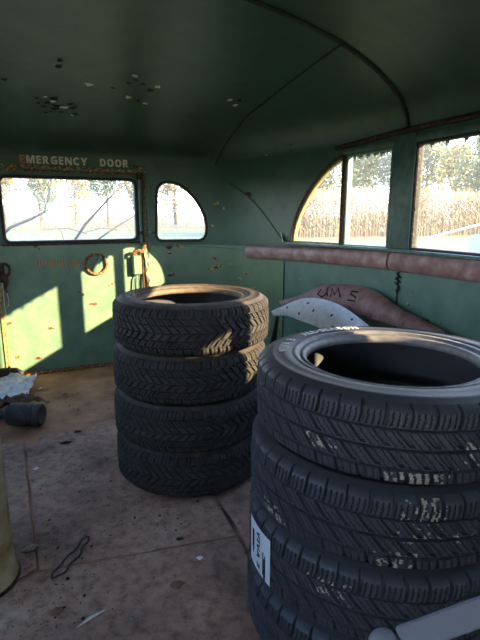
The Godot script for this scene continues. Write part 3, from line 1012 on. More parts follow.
func mud_mesh(kind: int, R: float, tw: float, f0: float, f1: float, v0: float, v1: float, seed_: int, cut: float) -> ArrayMesh:
	var n := FastNoiseLite.new()
	n.seed = seed_; n.frequency = 0.11; n.fractal_octaves = 3
	var s := st()
	s.set_smooth_group(0)
	var nf := int((f1 - f0) * R / 0.0025)
	var nv := int((v1 - v0) * tw / 0.0025)
	var per := 46.0 if kind == 0 else 62.0
	for i in nf:
		for j in nv:
			var e := 1.0 - pow(absf(2.0 * i / nf - 1.0), 2.0) * 0.7 - pow(absf(2.0 * j / nv - 1.0), 2.0) * 0.7
			if n.get_noise_2d(i, j) + e * 0.5 < cut: continue
			var q: Array[Vector3] = []
			var deep := 0.0
			for k in [[0, 0], [1, 0], [1, 1], [0, 1]]:
				var f: float = f0 + (f1 - f0) * (i + k[0]) / nf
				var t: float = v0 + (v1 - v0) * (j + k[1]) / nv
				var g := groove(kind, f / TAU * per, t)
				deep = maxf(deep, g)
				var r := tread_r(R, t) + 0.0012
				q.append(Vector3(cos(f) * r, (t - 0.5) * tw, sin(f) * r))
			if deep > 0.3: continue
			quad(s, q[0], q[3], q[2], q[1])
	return done(s)

func build_tires() -> void:
	# ---- far stack: four dusty winter tires
	var fd := tire_parts(1, 0.312, 0.164, 0.198, 0.0935)
	var ord := ["bottom", "second from the bottom", "third from the bottom", "top"]
	var fc := [Vector2(0.605, -1.84), Vector2(0.602, -1.83), Vector2(0.607, -1.83), Vector2(0.614, -1.82)]
	for k in 4:
		var t := make_tire(fd, Vector3(fc[k].x, 0.0945 + 0.187 * k, fc[k].y), 0.7 * k, Vector2(0, 0), [M.rubber_dusty, M.rubber_dusty_side, M.bead_dusty])
		tag(t, ["dark winter tire on the floor, bottom of the farther stack", "dark winter tire second from the bottom of the farther stack", "winter tire under the topmost one of the farther stack, partly sunlit", "sunlit dusty winter tire lying on top of the farther stack"][k], "tire", "tires stacked by the emergency door")
	# ---- near stack: four black touring tires
	var R := 0.332
	var tw := 0.164
	var nd := tire_parts(0, R, tw, 0.207, 0.0905)
	var nc := [Vector2(0.79, -0.885), Vector2(0.795, -0.885), Vector2(0.80, -0.885), Vector2(0.815, -0.885)]
	var near: Array = []
	for k in 4:
		var t := make_tire(nd, Vector3(nc[k].x, 0.0915 + 0.181 * k, nc[k].y), 0.43 * k, Vector2(0, 0), [M.rubber, M.rubber_side, M.bead])
		tag(t, ["black touring tire at the bottom of the nearer stack", "black touring tire with a white paper label stuck on its tread", "muddy black touring tire directly under the top one of the nearer stack", "black touring tire with lettered sidewall on top of the nearer stack"][k], "tire", "tires stacked in the foreground")
		near.append(t)
	# direction from a stack towards the camera, as an angle about the tire
	var look := atan2(0.885, -0.80)
	# dried mud on the treads (angles are in the tire's own frame)
	for q in [[3, -0.36, 0.02, 0.04, 0.22, 3, 0.18], [3, -0.72, -0.40, 0.22, 0.62, 4, 0.36], [3, 0.28, 0.5, 0.24, 0.46, 5, 0.40], [2, -0.40, -0.14, 0.62, 0.98, 6, 0.36], [2, -0.25, 0.0, 0.03, 0.3, 7, 0.34], [2, 0.6, 0.85, 0.02, 0.3, 13, 0.40], [2, -0.6, -0.05, 0.42, 0.6, 8, 0.52], [1, 0.0, 0.4, 0.5, 0.85, 10, 0.56], [1, 0.75, 1.1, 0.1, 0.6, 11, 0.42], [2, 1.15, 1.45, 0.1, 0.55, 12, 0.42]]:
		var t: Node3D = near[q[0]]
		# world angle about y: tire rotation turns by -rotation in atan2(z, x) terms
		var off: float = look + t.rotation.y
		put("dried_mud", mud_mesh(0, R, tw, off + float(q[1]), off + float(q[2]), q[3], q[4], q[5], q[6]), M.mud, t.get_node("tread")).set_meta("kind", "stuff")
	# sidewall lettering of the top tire
	var font := SystemFont.new()
	font.font_names = PackedStringArray(["Droid Sans"])
	font.font_weight = 700
	var top: Node3D = near[3]
	var text := "VIVA 3 ALL-SEASON"
	var lay := func(start: float, r: float, words: String, size: float) -> void:
		var ang := start
		for ch in words:
			if ch == " ":
				ang += size * 0.6 / r
				continue
			var tm := TextMesh.new()
			tm.text = ch; tm.font = font; tm.font_size = 32; tm.pixel_size = 0.001; tm.depth = 0.0016; tm.curve_step = 2.0
			var bb := tm.get_aabb()
			var k := size / 0.0235
			var wide := bb.size.x * k
			var a := ang + wide * 0.5 / r
			# a is measured clockwise seen from above: world direction (cos a, sin a) in x, z
			var dir := Vector3(cos(a), 0, sin(a))
			var tang := Vector3(-sin(a), 0, cos(a))
			var b := Basis(tang * k, dir * k, -Vector3.UP)   # letter x along the rim, letter top outwards
			b = Basis(tang * k, dir * k, tang.cross(dir))
			var o := put("letter", tm, M.letter_grey, top.get_node("sidewall"))
			o.transform = Transform3D(Basis(Vector3.UP, -top.rotation.y) * b, Basis(Vector3.UP, -top.rotation.y) * (dir * r + Vector3.UP * 0.0908 - tang * (bb.position.x + bb.size.x * 0.5) * k - dir * (bb.position.y + bb.size.y * 0.5) * k))
			ang += wide / r + 0.018
	lay.call(3.60, 0.266, "VIVA 3", 0.026)
	lay.call(4.30, 0.266, "ALL-SEASON", 0.024)
	# paper label on the tread of the third tire from the top
	var lt: Node3D = near[1]
	var s := st()
	s.set_smooth_group(0)
	var la := 3.20
	var lh := 0.34
	for i in 10:
		var f0 := la - lh * 0.5 + lh * i / 10.0
		var f1 := la - lh * 0.5 + lh * (i + 1) / 10.0
		var rr := R + 0.0025
		var yb := -0.066
		var yt := 0.056
		var c := [Vector3(cos(f0) * rr, yb, sin(f0) * rr), Vector3(cos(f1) * rr, yb, sin(f1) * rr), Vector3(cos(f1) * rr, yt, sin(f1) * rr), Vector3(cos(f0) * rr, yt, sin(f0) * rr)]
		quad(s, c[0], c[3], c[2], c[1])
	var sticker := tag(put("tire_label", done(s), M.sticker, null, lt.position), "white printed paper label on the tread of the nearer stack", "label")
	var x := 0.046
	for ch in "VIVA 3":
		if ch == " ":
			x -= 0.010
			continue
		var tm := TextMesh.new()
		tm.text = ch; tm.font = font; tm.font_size = 32; tm.pixel_size = 0.001; tm.depth = 0.0006; tm.curve_step = 2.0
		var bb := tm.get_aabb()
		var k := 0.021 / 0.0235
		var a := la - 0.01
		var dir := Vector3(cos(a), 0, sin(a))
		var tang := Vector3(sin(a), 0, -cos(a))    # to the right as seen from outside
		var b := Basis(Vector3.DOWN * k, tang * k * 0.8, dir)
		var o := put("letter", tm, M.ink, sticker)
		o.transform = Transform3D(b, dir * (R + 0.0045) + Vector3.UP * (x + bb.position.x * k) - tang * (bb.position.y + bb.size.y * 0.5) * k * 0.8)
		x -= bb.size.x * k + 0.003
	# small print as short bars
	for q in [[0.085, 0.03, 0.055, 0.0035], [0.10, 0.03, 0.065, 0.0035], [0.115, 0.03, 0.05, 0.003], [-0.075, 0.005, 0.06, 0.004], [-0.09, -0.01, 0.06, 0.004], [-0.105, 0.0, 0.07, 0.004]]:
		var a: float = la + q[0]
		var dir := Vector3(cos(a), 0, sin(a))
		var tang := Vector3(sin(a), 0, -cos(a))
		put("print_line", box_mesh(Vector3(q[3], q[2], 0.0006), 0.0001, dir * (R + 0.0032) + Vector3.UP * (float(q[1]) - float(q[2]) * 0.5), Basis(tang, Vector3.UP, dir)), M.ink, sticker)

# ---------------------------------------------------------------- two pressed metal pieces against the right wall
func catmull(p: Array, t: float) -> Vector3:
	var n := p.size() - 1
	var f := clampf(t, 0, 1) * n
	var i := mini(int(f), n - 1)
	var a: Vector3 = p[maxi(i - 1, 0)]; var b: Vector3 = p[i]; var c: Vector3 = p[i + 1]; var d: Vector3 = p[mini(i + 2, n)]
	return b.cubic_interpolate(c, a, d, f - i)

# sheet between two edge curves, bulged and with thickness
func loft_point(e0: Array, e1: Array, bulge: float, t: float, w: float) -> Vector3:
	var a := catmull(e0, t); var b := catmull(e1, t)
	var p := a.lerp(b, w)
	return p + Vector3(-0.72, 0.69, 0) * bulge * 4.0 * w * (1.0 - w) * minf(1.0, a.distance_to(b) / 0.12)

func loft_mesh(e0: Array, e1: Array, bulge: float, thick: float) -> ArrayMesh:
	var s := st()
	var n := 40; var m := 12
	s.set_smooth_group(1)
	var off := Vector3(0.72, -0.69, 0) * thick
	for i in n:
		for j in m:
			var a := loft_point(e0, e1, bulge, float(i) / n, float(j) / m); var b := loft_point(e0, e1, bulge, float(i + 1) / n, float(j) / m)
			var c := loft_point(e0, e1, bulge, float(i + 1) / n, float(j + 1) / m); var d := loft_point(e0, e1, bulge, float(i) / n, float(j + 1) / m)
			quad(s, a, b, c, d)
			quad(s, a + off, d + off, c + off, b + off)
	s.set_smooth_group(-1)
	for i in n:
		for w in [0.0, 1.0]:
			var a := loft_point(e0, e1, bulge, float(i) / n, w); var b := loft_point(e0, e1, bulge, float(i + 1) / n, w)
			quad(s, a, b, b + off, a + off)
	for j in m:
		for t in [0.0, 1.0]:
			var a := loft_point(e0, e1, bulge, t, float(j) / m); var b := loft_point(e0, e1, bulge, t, float(j + 1) / m)
			quad(s, a, b, b + off, a + off)
	return done(s)

func v3(a: Array) -> Array:
	return a.map(func(q): return Vector3(q[0], q[1], q[2]))

func build_metal() -> void:
	# white piece with bolt holes, in front
	var t0 := v3([[1.38, 0.477, -2.554], [1.385, 0.54, -2.404], [1.39, 0.6, -2.248], [1.4, 0.627, -2.106], [1.4, 0.631, -1.953], [1.4, 0.611, -1.814], [1.4, 0.563, -1.652], [1.4, 0.544, -1.597]])
	var t1 := v3([[1.36, 0.463, -2.503], [1.325, 0.507, -2.28], [1.31, 0.514, -2.12], [1.305, 0.517, -1.98], [1.3, 0.515, -1.84], [1.3, 0.513, -1.72], [1.32, 0.518, -1.60], [1.36, 0.53, -1.55]])
	var a := base("metal_seat_pan")
	tag(a, "scuffed white curved metal pan with bolt holes leaning by the teal wall", "metal pan")
	put("pan_sheet", loft_mesh(t0, t1, 0.02, 0.006), M.white_metal, a)
	for q in [[0.18, 0.5], [0.38, 0.3], [0.44, 0.55], [0.60, 0.5], [0.62, 0.82], [0.75, 0.3], [0.3, 0.75]]:
		var p := loft_point(t0, t1, 0.02, q[0], q[1])
		var n := Vector3(-0.72, 0.69, 0)
		put("bolt_hole", lathe_mesh([Vector2(0, 0.0015), Vector2(0.0075, 0.0012), Vector2(0.0085, -0.002)], 10, p, Basis(Vector3(0.69, 0.72, 0), n, Vector3(0, 0, 1))), M.black, a)
	# maroon piece behind, raised dark marks on it
	var m0 := v3([[1.44, 0.536, -2.55], [1.49, 0.585, -2.411], [1.53, 0.659, -2.285], [1.555, 0.686, -2.158], [1.575, 0.699, -1.97], [1.58, 0.683, -1.827], [1.58, 0.638, -1.685], [1.58, 0.608, -1.529], [1.58, 0.585, -1.411]])
	var m1 := v3([[1.4, 0.526, -2.478], [1.43, 0.56, -2.34], [1.455, 0.562, -2.20], [1.48, 0.57, -2.06], [1.50, 0.572, -1.90], [1.51, 0.568, -1.76], [1.52, 0.566, -1.607], [1.53, 0.564, -1.469], [1.54, 0.574, -1.368]])
	var b := base("metal_seat_pan")
	tag(b, "dull maroon curved metal pan with a long tail, behind the white one", "metal pan")
	put("pan_sheet", loft_mesh(m0, m1, 0.025, 0.006), M.maroon_metal, b)
	# three raised squiggles
	for q in [[[0.30, 0.35], [0.28, 0.55], [0.31, 0.68], [0.34, 0.55], [0.345, 0.25], [0.35, 0.62]], [[0.37, 0.62], [0.375, 0.3], [0.395, 0.55], [0.41, 0.28], [0.425, 0.62]], [[0.51, 0.3], [0.48, 0.33], [0.475, 0.45], [0.505, 0.52], [0.50, 0.65], [0.465, 0.66]]]:
		var pts := []
		for k in q.size(): pts.append(loft_point(m0, m1, 0.025, q[k][0], q[k][1]) + Vector3(-0.72, 0.69, 0) * 0.001)
		put("raised_mark", tube_mesh(pts, [0.0045], 6), M.black, b)
	# wheel housing that carries both
	var w := base("wheel_housing")
	tag(w, "dark metal wheel housing against the right wall behind the nearer tires", "wheel housing")
	var s := st()
	s.set_smooth_group(0)
	var prof := []
	for i in 13:
		var f := PI * i / 12.0
		prof.append(Vector2(-1.72 + 0.36 * cos(f), 0.10 + 0.36 * sin(f)))
	prof.push_front(Vector2(-1.36, 0.0)); prof.append(Vector2(-2.08, 0.0))
	for i in prof.size() - 1:
		quad(s, Vector3(1.28, prof[i].y, prof[i].x), Vector3(1.28, prof[i + 1].y, prof[i + 1].x), Vector3(1.605, prof[i + 1].y, prof[i + 1].x), Vector3(1.605, prof[i].y, prof[i].x))
	put("arch", done(s), M.iron, w)
	s = st()
	s.set_smooth_group(-1)
	for i in range(1, prof.size() - 1):
		tri(s, Vector3(1.28, prof[0].y, prof[0].x), Vector3(1.28, prof[i].y, prof[i].x), Vector3(1.28, prof[i + 1].y, prof[i + 1].x))
	put("side_panel", done(s), M.iron, w)
	# dark prop under the white pan's tail
	var pr := put("metal_prop", tube_mesh([Vector3(1.30, 0.0, -2.46), Vector3(1.335, 0.25, -2.47), Vector3(1.39, 0.452, -2.50)], [0.035, 0.03, 0.014], 8, false, 0.4), M.iron)
	tag(pr, "dark iron prop under the narrow end of the white pan", "prop")

# ---------------------------------------------------------------- things on the left and in the foreground
func crumpled(outline: Array, h: float, seed_: int, thick := 0.003) -> ArrayMesh:
	# crumpled sheet: outline in x, z filled with a grid, raised by noise
	var n := FastNoiseLite.new()
	n.seed = seed_; n.frequency = 9.0; n.fractal_octaves = 3
	var p := PackedVector2Array(outline)
	if Geometry2D.is_polygon_clockwise(p): p.reverse()
	var r := Rect2(p[0], Vector2.ZERO)
	for q in p: r = r.expand(q)
	var s := st()
	s.set_smooth_group(0)
	var step := 0.02
	var up := func(q: Vector2) -> Vector3:
		return Vector3(q.x, 0.004 + h * (0.45 + 0.9 * absf(n.get_noise_2d(q.x, q.y))), q.y)
	for i in int(ceil(r.size.x / step)):
		for j in int(ceil(r.size.y / step)):
			var o := r.position + Vector2(i, j) * step
			var cell := PackedVector2Array([o, o + Vector2(step, 0), o + Vector2(step, step), o + Vector2(0, step)])
			for q in Geometry2D.intersect_polygons(cell, p):
				var t := Geometry2D.triangulate_polygon(q)
				for k in range(0, t.size(), 3):
					var a: Vector3 = up.call(q[t[k]]); var b: Vector3 = up.call(q[t[k + 1]]); var c: Vector3 = up.call(q[t[k + 2]])
					tri(s, a, b, c)
					tri(s, a - Vector3.UP * thick, c - Vector3.UP * thick, b - Vector3.UP * thick)
	return done(s)

func build_odds() -> void:
	# beige post at the left edge
	var post := base("stanchion_post", Vector3(-0.196, 0, -1.43))
	tag(post, "beige painted post with a dirty foot at the left edge", "post")
	put("post_shaft", lathe_mesh([Vector2(0, 0.0), Vector2(0.105, 0.0), Vector2(0.108, 0.01), Vector2(0.103, 0.04), Vector2(0.1, 0.08), Vector2(0.098, 0.6), Vector2(0.096, 0.98), Vector2(0.09, 1.0), Vector2(0, 1.003)], 40), M.tan_post, post)
	put("foot_ring", lathe_mesh([Vector2(0.104, 0.0), Vector2(0.114, 0.0), Vector2(0.112, 0.006), Vector2(0.106, 0.01)], 40), M.dark_rust, post)
	# iron cylinder with a pipe, lying on the floor
	var cy := base("iron_cylinder", Vector3(-0.045, 0.062, -2.53))
	tag(cy, "dark iron cylinder with ribbed end and pipe lying on the floor", "cylinder")
	cy.rotation = Vector3(0, deg_to_rad(-28), 0)
	cy.scale = Vector3.ONE * 1.22
	var ax := Basis(Vector3(0, 1, 0), Vector3(1, 0, 0), Vector3(0, 0, -1))
	put("barrel", lathe_mesh([Vector2(0, -0.075), Vector2(0.035, -0.075), Vector2(0.046, -0.065), Vector2(0.048, -0.01), Vector2(0.05, 0.0), Vector2(0.048, 0.01), Vector2(0.043, 0.013), Vector2(0.043, 0.02), Vector2(0.049, 0.023), Vector2(0.049, 0.034), Vector2(0.043, 0.037), Vector2(0.043, 0.044), Vector2(0.049, 0.047), Vector2(0.049, 0.062), Vector2(0.044, 0.068), Vector2(0.03, 0.068), Vector2(0.028, 0.06), Vector2(0, 0.06)], 32, Vector3.ZERO, ax), M.iron, cy)
	put("pipe", tube_mesh([Vector3(-0.07, 0.0, 0), Vector3(-0.16, 0.0, 0.005), Vector3(-0.24, -0.008, 0.02)], [0.022, 0.022, 0.02], 14), M.iron, cy)
	# white plastic sheet and brown wrapper on the rubbish by the door
	var sh := put("plastic_sheet", crumpled([Vector2(-0.42, -3.05), Vector2(-0.15, -3.28), Vector2(0.03, -3.20), Vector2(0.0, -3.02), Vector2(-0.04, -2.86), Vector2(-0.2, -2.84), Vector2(-0.42, -2.86)], 0.075, 12), M.cloth)
	tag(sh, "crumpled dirty white plastic sheet on the floor by the door", "sheet")
	var wr := put("wrapper", crumpled([Vector2(-0.42, -2.83), Vector2(-0.18, -2.83), Vector2(-0.08, -2.82), Vector2(0.02, -2.76), Vector2(0.075, -2.72), Vector2(0.08, -2.69), Vector2(-0.02, -2.70), Vector2(-0.1, -2.70), Vector2(-0.2, -2.68), Vector2(-0.42, -2.68)], 0.085, 15), M.brown)
	tag(wr, "crumpled dark brown wrapper between white sheet and iron cylinder", "wrapper")
	var jk := base("old_mechanism", Vector3(-0.16, 0.0, -3.34))
	tag(jk, "dark metal mechanism lying against the foot of the door", "scrap")
	put("housing", tube_mesh([Vector3(-0.16, 0.035, -0.01), Vector3(0.0, 0.05, 0), Vector3(0.07, 0.05, 0.01), Vector3(0.11, 0.035, 0.02)], [0.03, 0.036, 0.03, 0.018], 12), M.iron, jk)
	put("flange", lathe_mesh([Vector2(0, -0.008), Vector2(0.04, -0.008), Vector2(0.043, 0), Vector2(0.04, 0.008), Vector2(0, 0.008)], 20, Vector3(0.03, 0.05, 0.004), ax), M.iron, jk)
	var cap := put("bottle_cap", lathe_mesh([Vector2(0, 0.03), Vector2(0.014, 0.03), Vector2(0.018, 0.026), Vector2(0.019, 0.0), Vector2(0, 0.0)], 18, Vector3(-0.02, 0.0, -3.31)), M.orange)
	tag(cap, "small orange plastic cap by the foot of the door", "cap")
	# hasp and hinge at the left edge of the door
	var hs := base("door_hasp", Vector3(-0.105, 0.66, ZR + 0.005))
	tag(hs, "dark rusty hasp hanging at the hinge side of the door", "hasp")
	put("plate", box_mesh(Vector3(0.05, 0.13, 0.012), 0.004, Vector3(-0.02, 0.03, 0.006)), M.dark_rust, hs)
	var loop := []
	for i in 14:
		var f := TAU * i / 14
		loop.append(Vector3(0.008 + cos(f) * 0.028, 0.05 + sin(f) * 0.04, 0.03))
	put("loop", tube_mesh(loop, [0.009], 8, true), M.dark_rust, hs)
	put("tongue", tube_mesh([Vector3(0.0, 0.01, 0.03), Vector3(0.008, -0.03, 0.032), Vector3(0.0, -0.07, 0.02), Vector3(0.006, -0.1, 0.012)], [0.02, 0.018, 0.01, 0.006], 8, false, 0.6), M.dark_rust, hs)
	put("cord", tube_mesh([Vector3(0.006, -0.1, 0.012), Vector3(0.012, -0.16, 0.012), Vector3(0.0, -0.2, 0.01)], [0.003], 5), M.wire, hs)
	# tangled pale cord at the latch
	var cord := base("tangled_cord", Vector3(0.81, 0.86, ZR + 0.03))
	tag(cord, "tangled pale cord hanging from the latch lever", "cord")
	var rng := RandomNumberGenerator.new(); rng.seed = 41
	for k in 5:
		var pts := [Vector3(0, 0, 0.01)]
		for i in 9:
			pts.append(Vector3(0.006 * i * (0.4 + 0.25 * k) + rng.randf_range(-0.014, 0.014), -0.045 * (i + 1) * (0.7 + 0.12 * k), 0.012 + rng.randf_range(-0.006, 0.008)))
		put("strand", tube_mesh(pts, [0.0028], 5), M.wire, cord)
	# grey lever arm, bottom right
	var lv := base("lever_arm", Vector3(0.62, 0, -0.30))
	tag(lv, "pale grey flat lever arm with rounded end in the bottom right corner", "lever")
	var p0 := Vector3(0.395, 0.517, -0.388) - lv.position
	var p1 := Vector3(0.505, 0.560, -0.347) - lv.position
	var dirv := (p1 - p0).normalized()
	var p2 := p0 + dirv * 0.27
	var upv := Vector3(-0.25, 0.75, 0.6)
	var sidev := dirv.cross(upv).normalized()
	upv = sidev.cross(dirv).normalized()
	put("bar", box_mesh(Vector3(0.27, 0.010, 0.032), 0.003, (p0 + p2) * 0.5 + dirv * 0.01, Basis(dirv, upv, -sidev)), M.grey_bar, lv)
	put("round_end", lathe_mesh([Vector2(0, 0.014), Vector2(0.012, 0.013), Vector2(0.018, 0.009), Vector2(0.021, 0.0), Vector2(0.019, -0.008), Vector2(0, -0.01)], 24, p0 - dirv * 0.012, Basis(dirv, upv, -sidev)), M.grey_bar, lv)
	put("pedestal", tube_mesh([Vector3(p2.x, 0.0, p2.z), Vector3(p2.x, p2.y, p2.z)], [0.02], 14), M.grey_bar, lv)
	put("foot_plate", box_mesh(Vector3(0.12, 0.01, 0.12), 0.003, Vector3(p2.x, 0.005, p2.z)), M.grey_bar, lv)

# ---------------------------------------------------------------- litter on the floor
func build_litter() -> void:
	var rng := RandomNumberGenerator.new(); rng.seed = 61
	var st1 := put("wood_sliver", tube_mesh([Vector3(0.05, 0.004, -1.135), Vector3(0.085, 0.006, -1.15), Vector3(0.125, 0.005, -1.162)], [0.002, 0.0055, 0.002], 6, false, 0.5), M.stick)
	tag(st1, "pale sliver of wood lying on the floor near the front", "sliver")
	# curled dark strip
	var key := []
	for q in [[0.0, -1.345], [0.004, -1.37], [0.03, -1.40], [0.05, -1.43], [0.082, -1.455], [0.10, -1.487], [0.125, -1.50], [0.118, -1.472], [0.098, -1.45], [0.09, -1.42], [0.055, -1.39], [0.04, -1.36], [0.0, -1.345]]:
		key.append(Vector3(q[0], 0.003, q[1]))
	var pts := []
	for k in 40: pts.append(catmull(key, k / 40.0) + Vector3(rng.randf_range(-1, 1), 0.4, rng.randf_range(-1, 1)) * 0.002)
	var strip := put("rubber_strip", tube_mesh(pts, [0.0036], 6, true, 0.7), M.iron)
	tag(strip, "dark looped strip of perished rubber on the floor", "rubber strip")
	# single pieces one can point at
	var bits := [
		[Vector3(0.31, 0, -1.63), 0.024, "litter", "pale crumpled scrap left of the farther stack's base", "paper_scrap"],
		[Vector3(0.26, 0, -1.60), 0.016, "litter", "small grey scrap beside the pale crumpled one", "paper_scrap"],
		[Vector3(-0.075, 0, -2.10), 0.018, "litter", "small pale chip on the floor by the beige post", "paint_chip"],
		[Vector3(-0.02, 0, -2.05), 0.014, "cloth", "small white chip on the floor beyond the beige post", "paint_chip"],
		[Vector3(-0.055, 0, -1.52), 0.028, "litter", "broken grey flake lying at the foot of the post", "paint_chip"],
		[Vector3(0.04, 0, -3.08), 0.02, "cloth", "small white lump on the floor near the door sill", "plaster_lump"],
		[Vector3(0.005, 0, -1.215), 0.018, "leaf_dry", "dry curled leaf near the bottom left corner", "dry_leaf"],
		[Vector3(0.17, 0, -2.92), 0.02, "leaf_dry", "dry leaf on the reddish floor before the door", "dry_leaf"],
		[Vector3(0.43, 0, -1.25), 0.013, "cloth", "tiny white scrap between post and nearer stack", "paper_scrap"],
		[Vector3(0.33, 0, -1.17), 0.022, "leaf_dry", "dry leaf left of the nearer stack", "dry_leaf"],
		[Vector3(0.40, 0, -1.36), 0.014, "black", "dark crumb on the floor between the two stacks", "crumb"],
		[Vector3(0.18, 0, -2.35), 0.02, "black", "dark clot of dirt on the floor before the far stack", "crumb"],
		[Vector3(0.12, 0, -2.25), 0.026, "black", "dark smear of dirt left of the far stack", "crumb"]]
	for q in bits:
		var s := st()
		s.set_smooth_group(-1)
		var r: float = q[1]
		var ring: Array[Vector3] = []
		for i in 7:
			var f := TAU * i / 7
			ring.append(Vector3(cos(f) * r * rng.randf_range(0.6, 1.3), rng.randf_range(0.001, 0.004), sin(f) * r * rng.randf_range(0.5, 0.9)))
		var top := Vector3(rng.randf_range(-0.3, 0.3) * r, r * 0.5, rng.randf_range(-0.3, 0.3) * r)
		for i in 7:
			tri(s, top, ring[i], ring[(i + 1) % 7])
			tri(s, Vector3(0, 0.0005, 0), ring[(i + 1) % 7], ring[i])
		var o := put(q[4], done(s), M[q[2]], null, q[0])
		tag(o, q[3], "litter", "scraps on the floor")
	# crumbs nobody could count
	for pass_ in 2:
		var mm := MultiMesh.new()
		mm.transform_format = MultiMesh.TRANSFORM_3D
		var s2 := st()
		s2.set_smooth_group(-1)
		var v := [Vector3(0.5, 0, 0.1), Vector3(0.1, 0, 0.5), Vector3(-0.5, 0, 0.2), Vector3(-0.3, 0, -0.4), Vector3(0.3, 0, -0.4)]
		for i in 5: tri(s2, Vector3(0.05, 0.45, 0), v[(i + 1) % 5], v[i])
		mm.mesh = done(s2)
		mm.instance_count = 460 if pass_ == 0 else 620
		for i in mm.instance_count:
			var p := Vector3(rng.randf_range(-0.5, 1.1), 0.0, rng.randf_range(-3.35, -0.9))
			if pass_ == 1 and rng.randf() < 0.8:
				var spot: Array = [[0.15, -2.2, 0.09, 0.1], [0.2, -1.95, 0.05, 0.12], [0.17, -1.55, 0.08, 0.08], [0.4, -1.5, 0.12, 0.06], [-0.03, -1.5, 0.04, 0.12], [0.02, -1.25, 0.08, 0.05], [0.1, -2.6, 0.15, 0.1]][rng.randi() % 7]
				p = Vector3(rng.randfn(spot[0], spot[2]), 0, rng.randfn(spot[1], spot[3]))
			elif rng.randf() < 0.35: p = Vector3(rng.randfn(0.05, 0.15), 0, rng.randfn(-2.2, 0.5))
			if p.z < -3.35: p.z = -3.3
			var k := rng.randf_range(0.003, 0.011) if rng.randf() < 0.93 else rng.randf_range(0.012, 0.024)
			if pass_ == 1: k *= 0.55
			mm.set_instance_transform(i, Transform3D(Basis(Vector3.UP, rng.randf() * TAU).scaled(Vector3(k, k * 0.7, k * rng.randf_range(0.5, 1.4))), p))
		var mi := MultiMeshInstance3D.new()
		mi.name = numbered("floor_crumbs")
		mi.multimesh = mm
		mi.material_override = M.litter if pass_ == 0 else M.black
		add_child(mi)
		tag(mi, "pale crumbs of dirt strewn over the floor" if pass_ == 0 else "dark crumbs of dirt strewn over the floor", "dirt", "", "stuff")

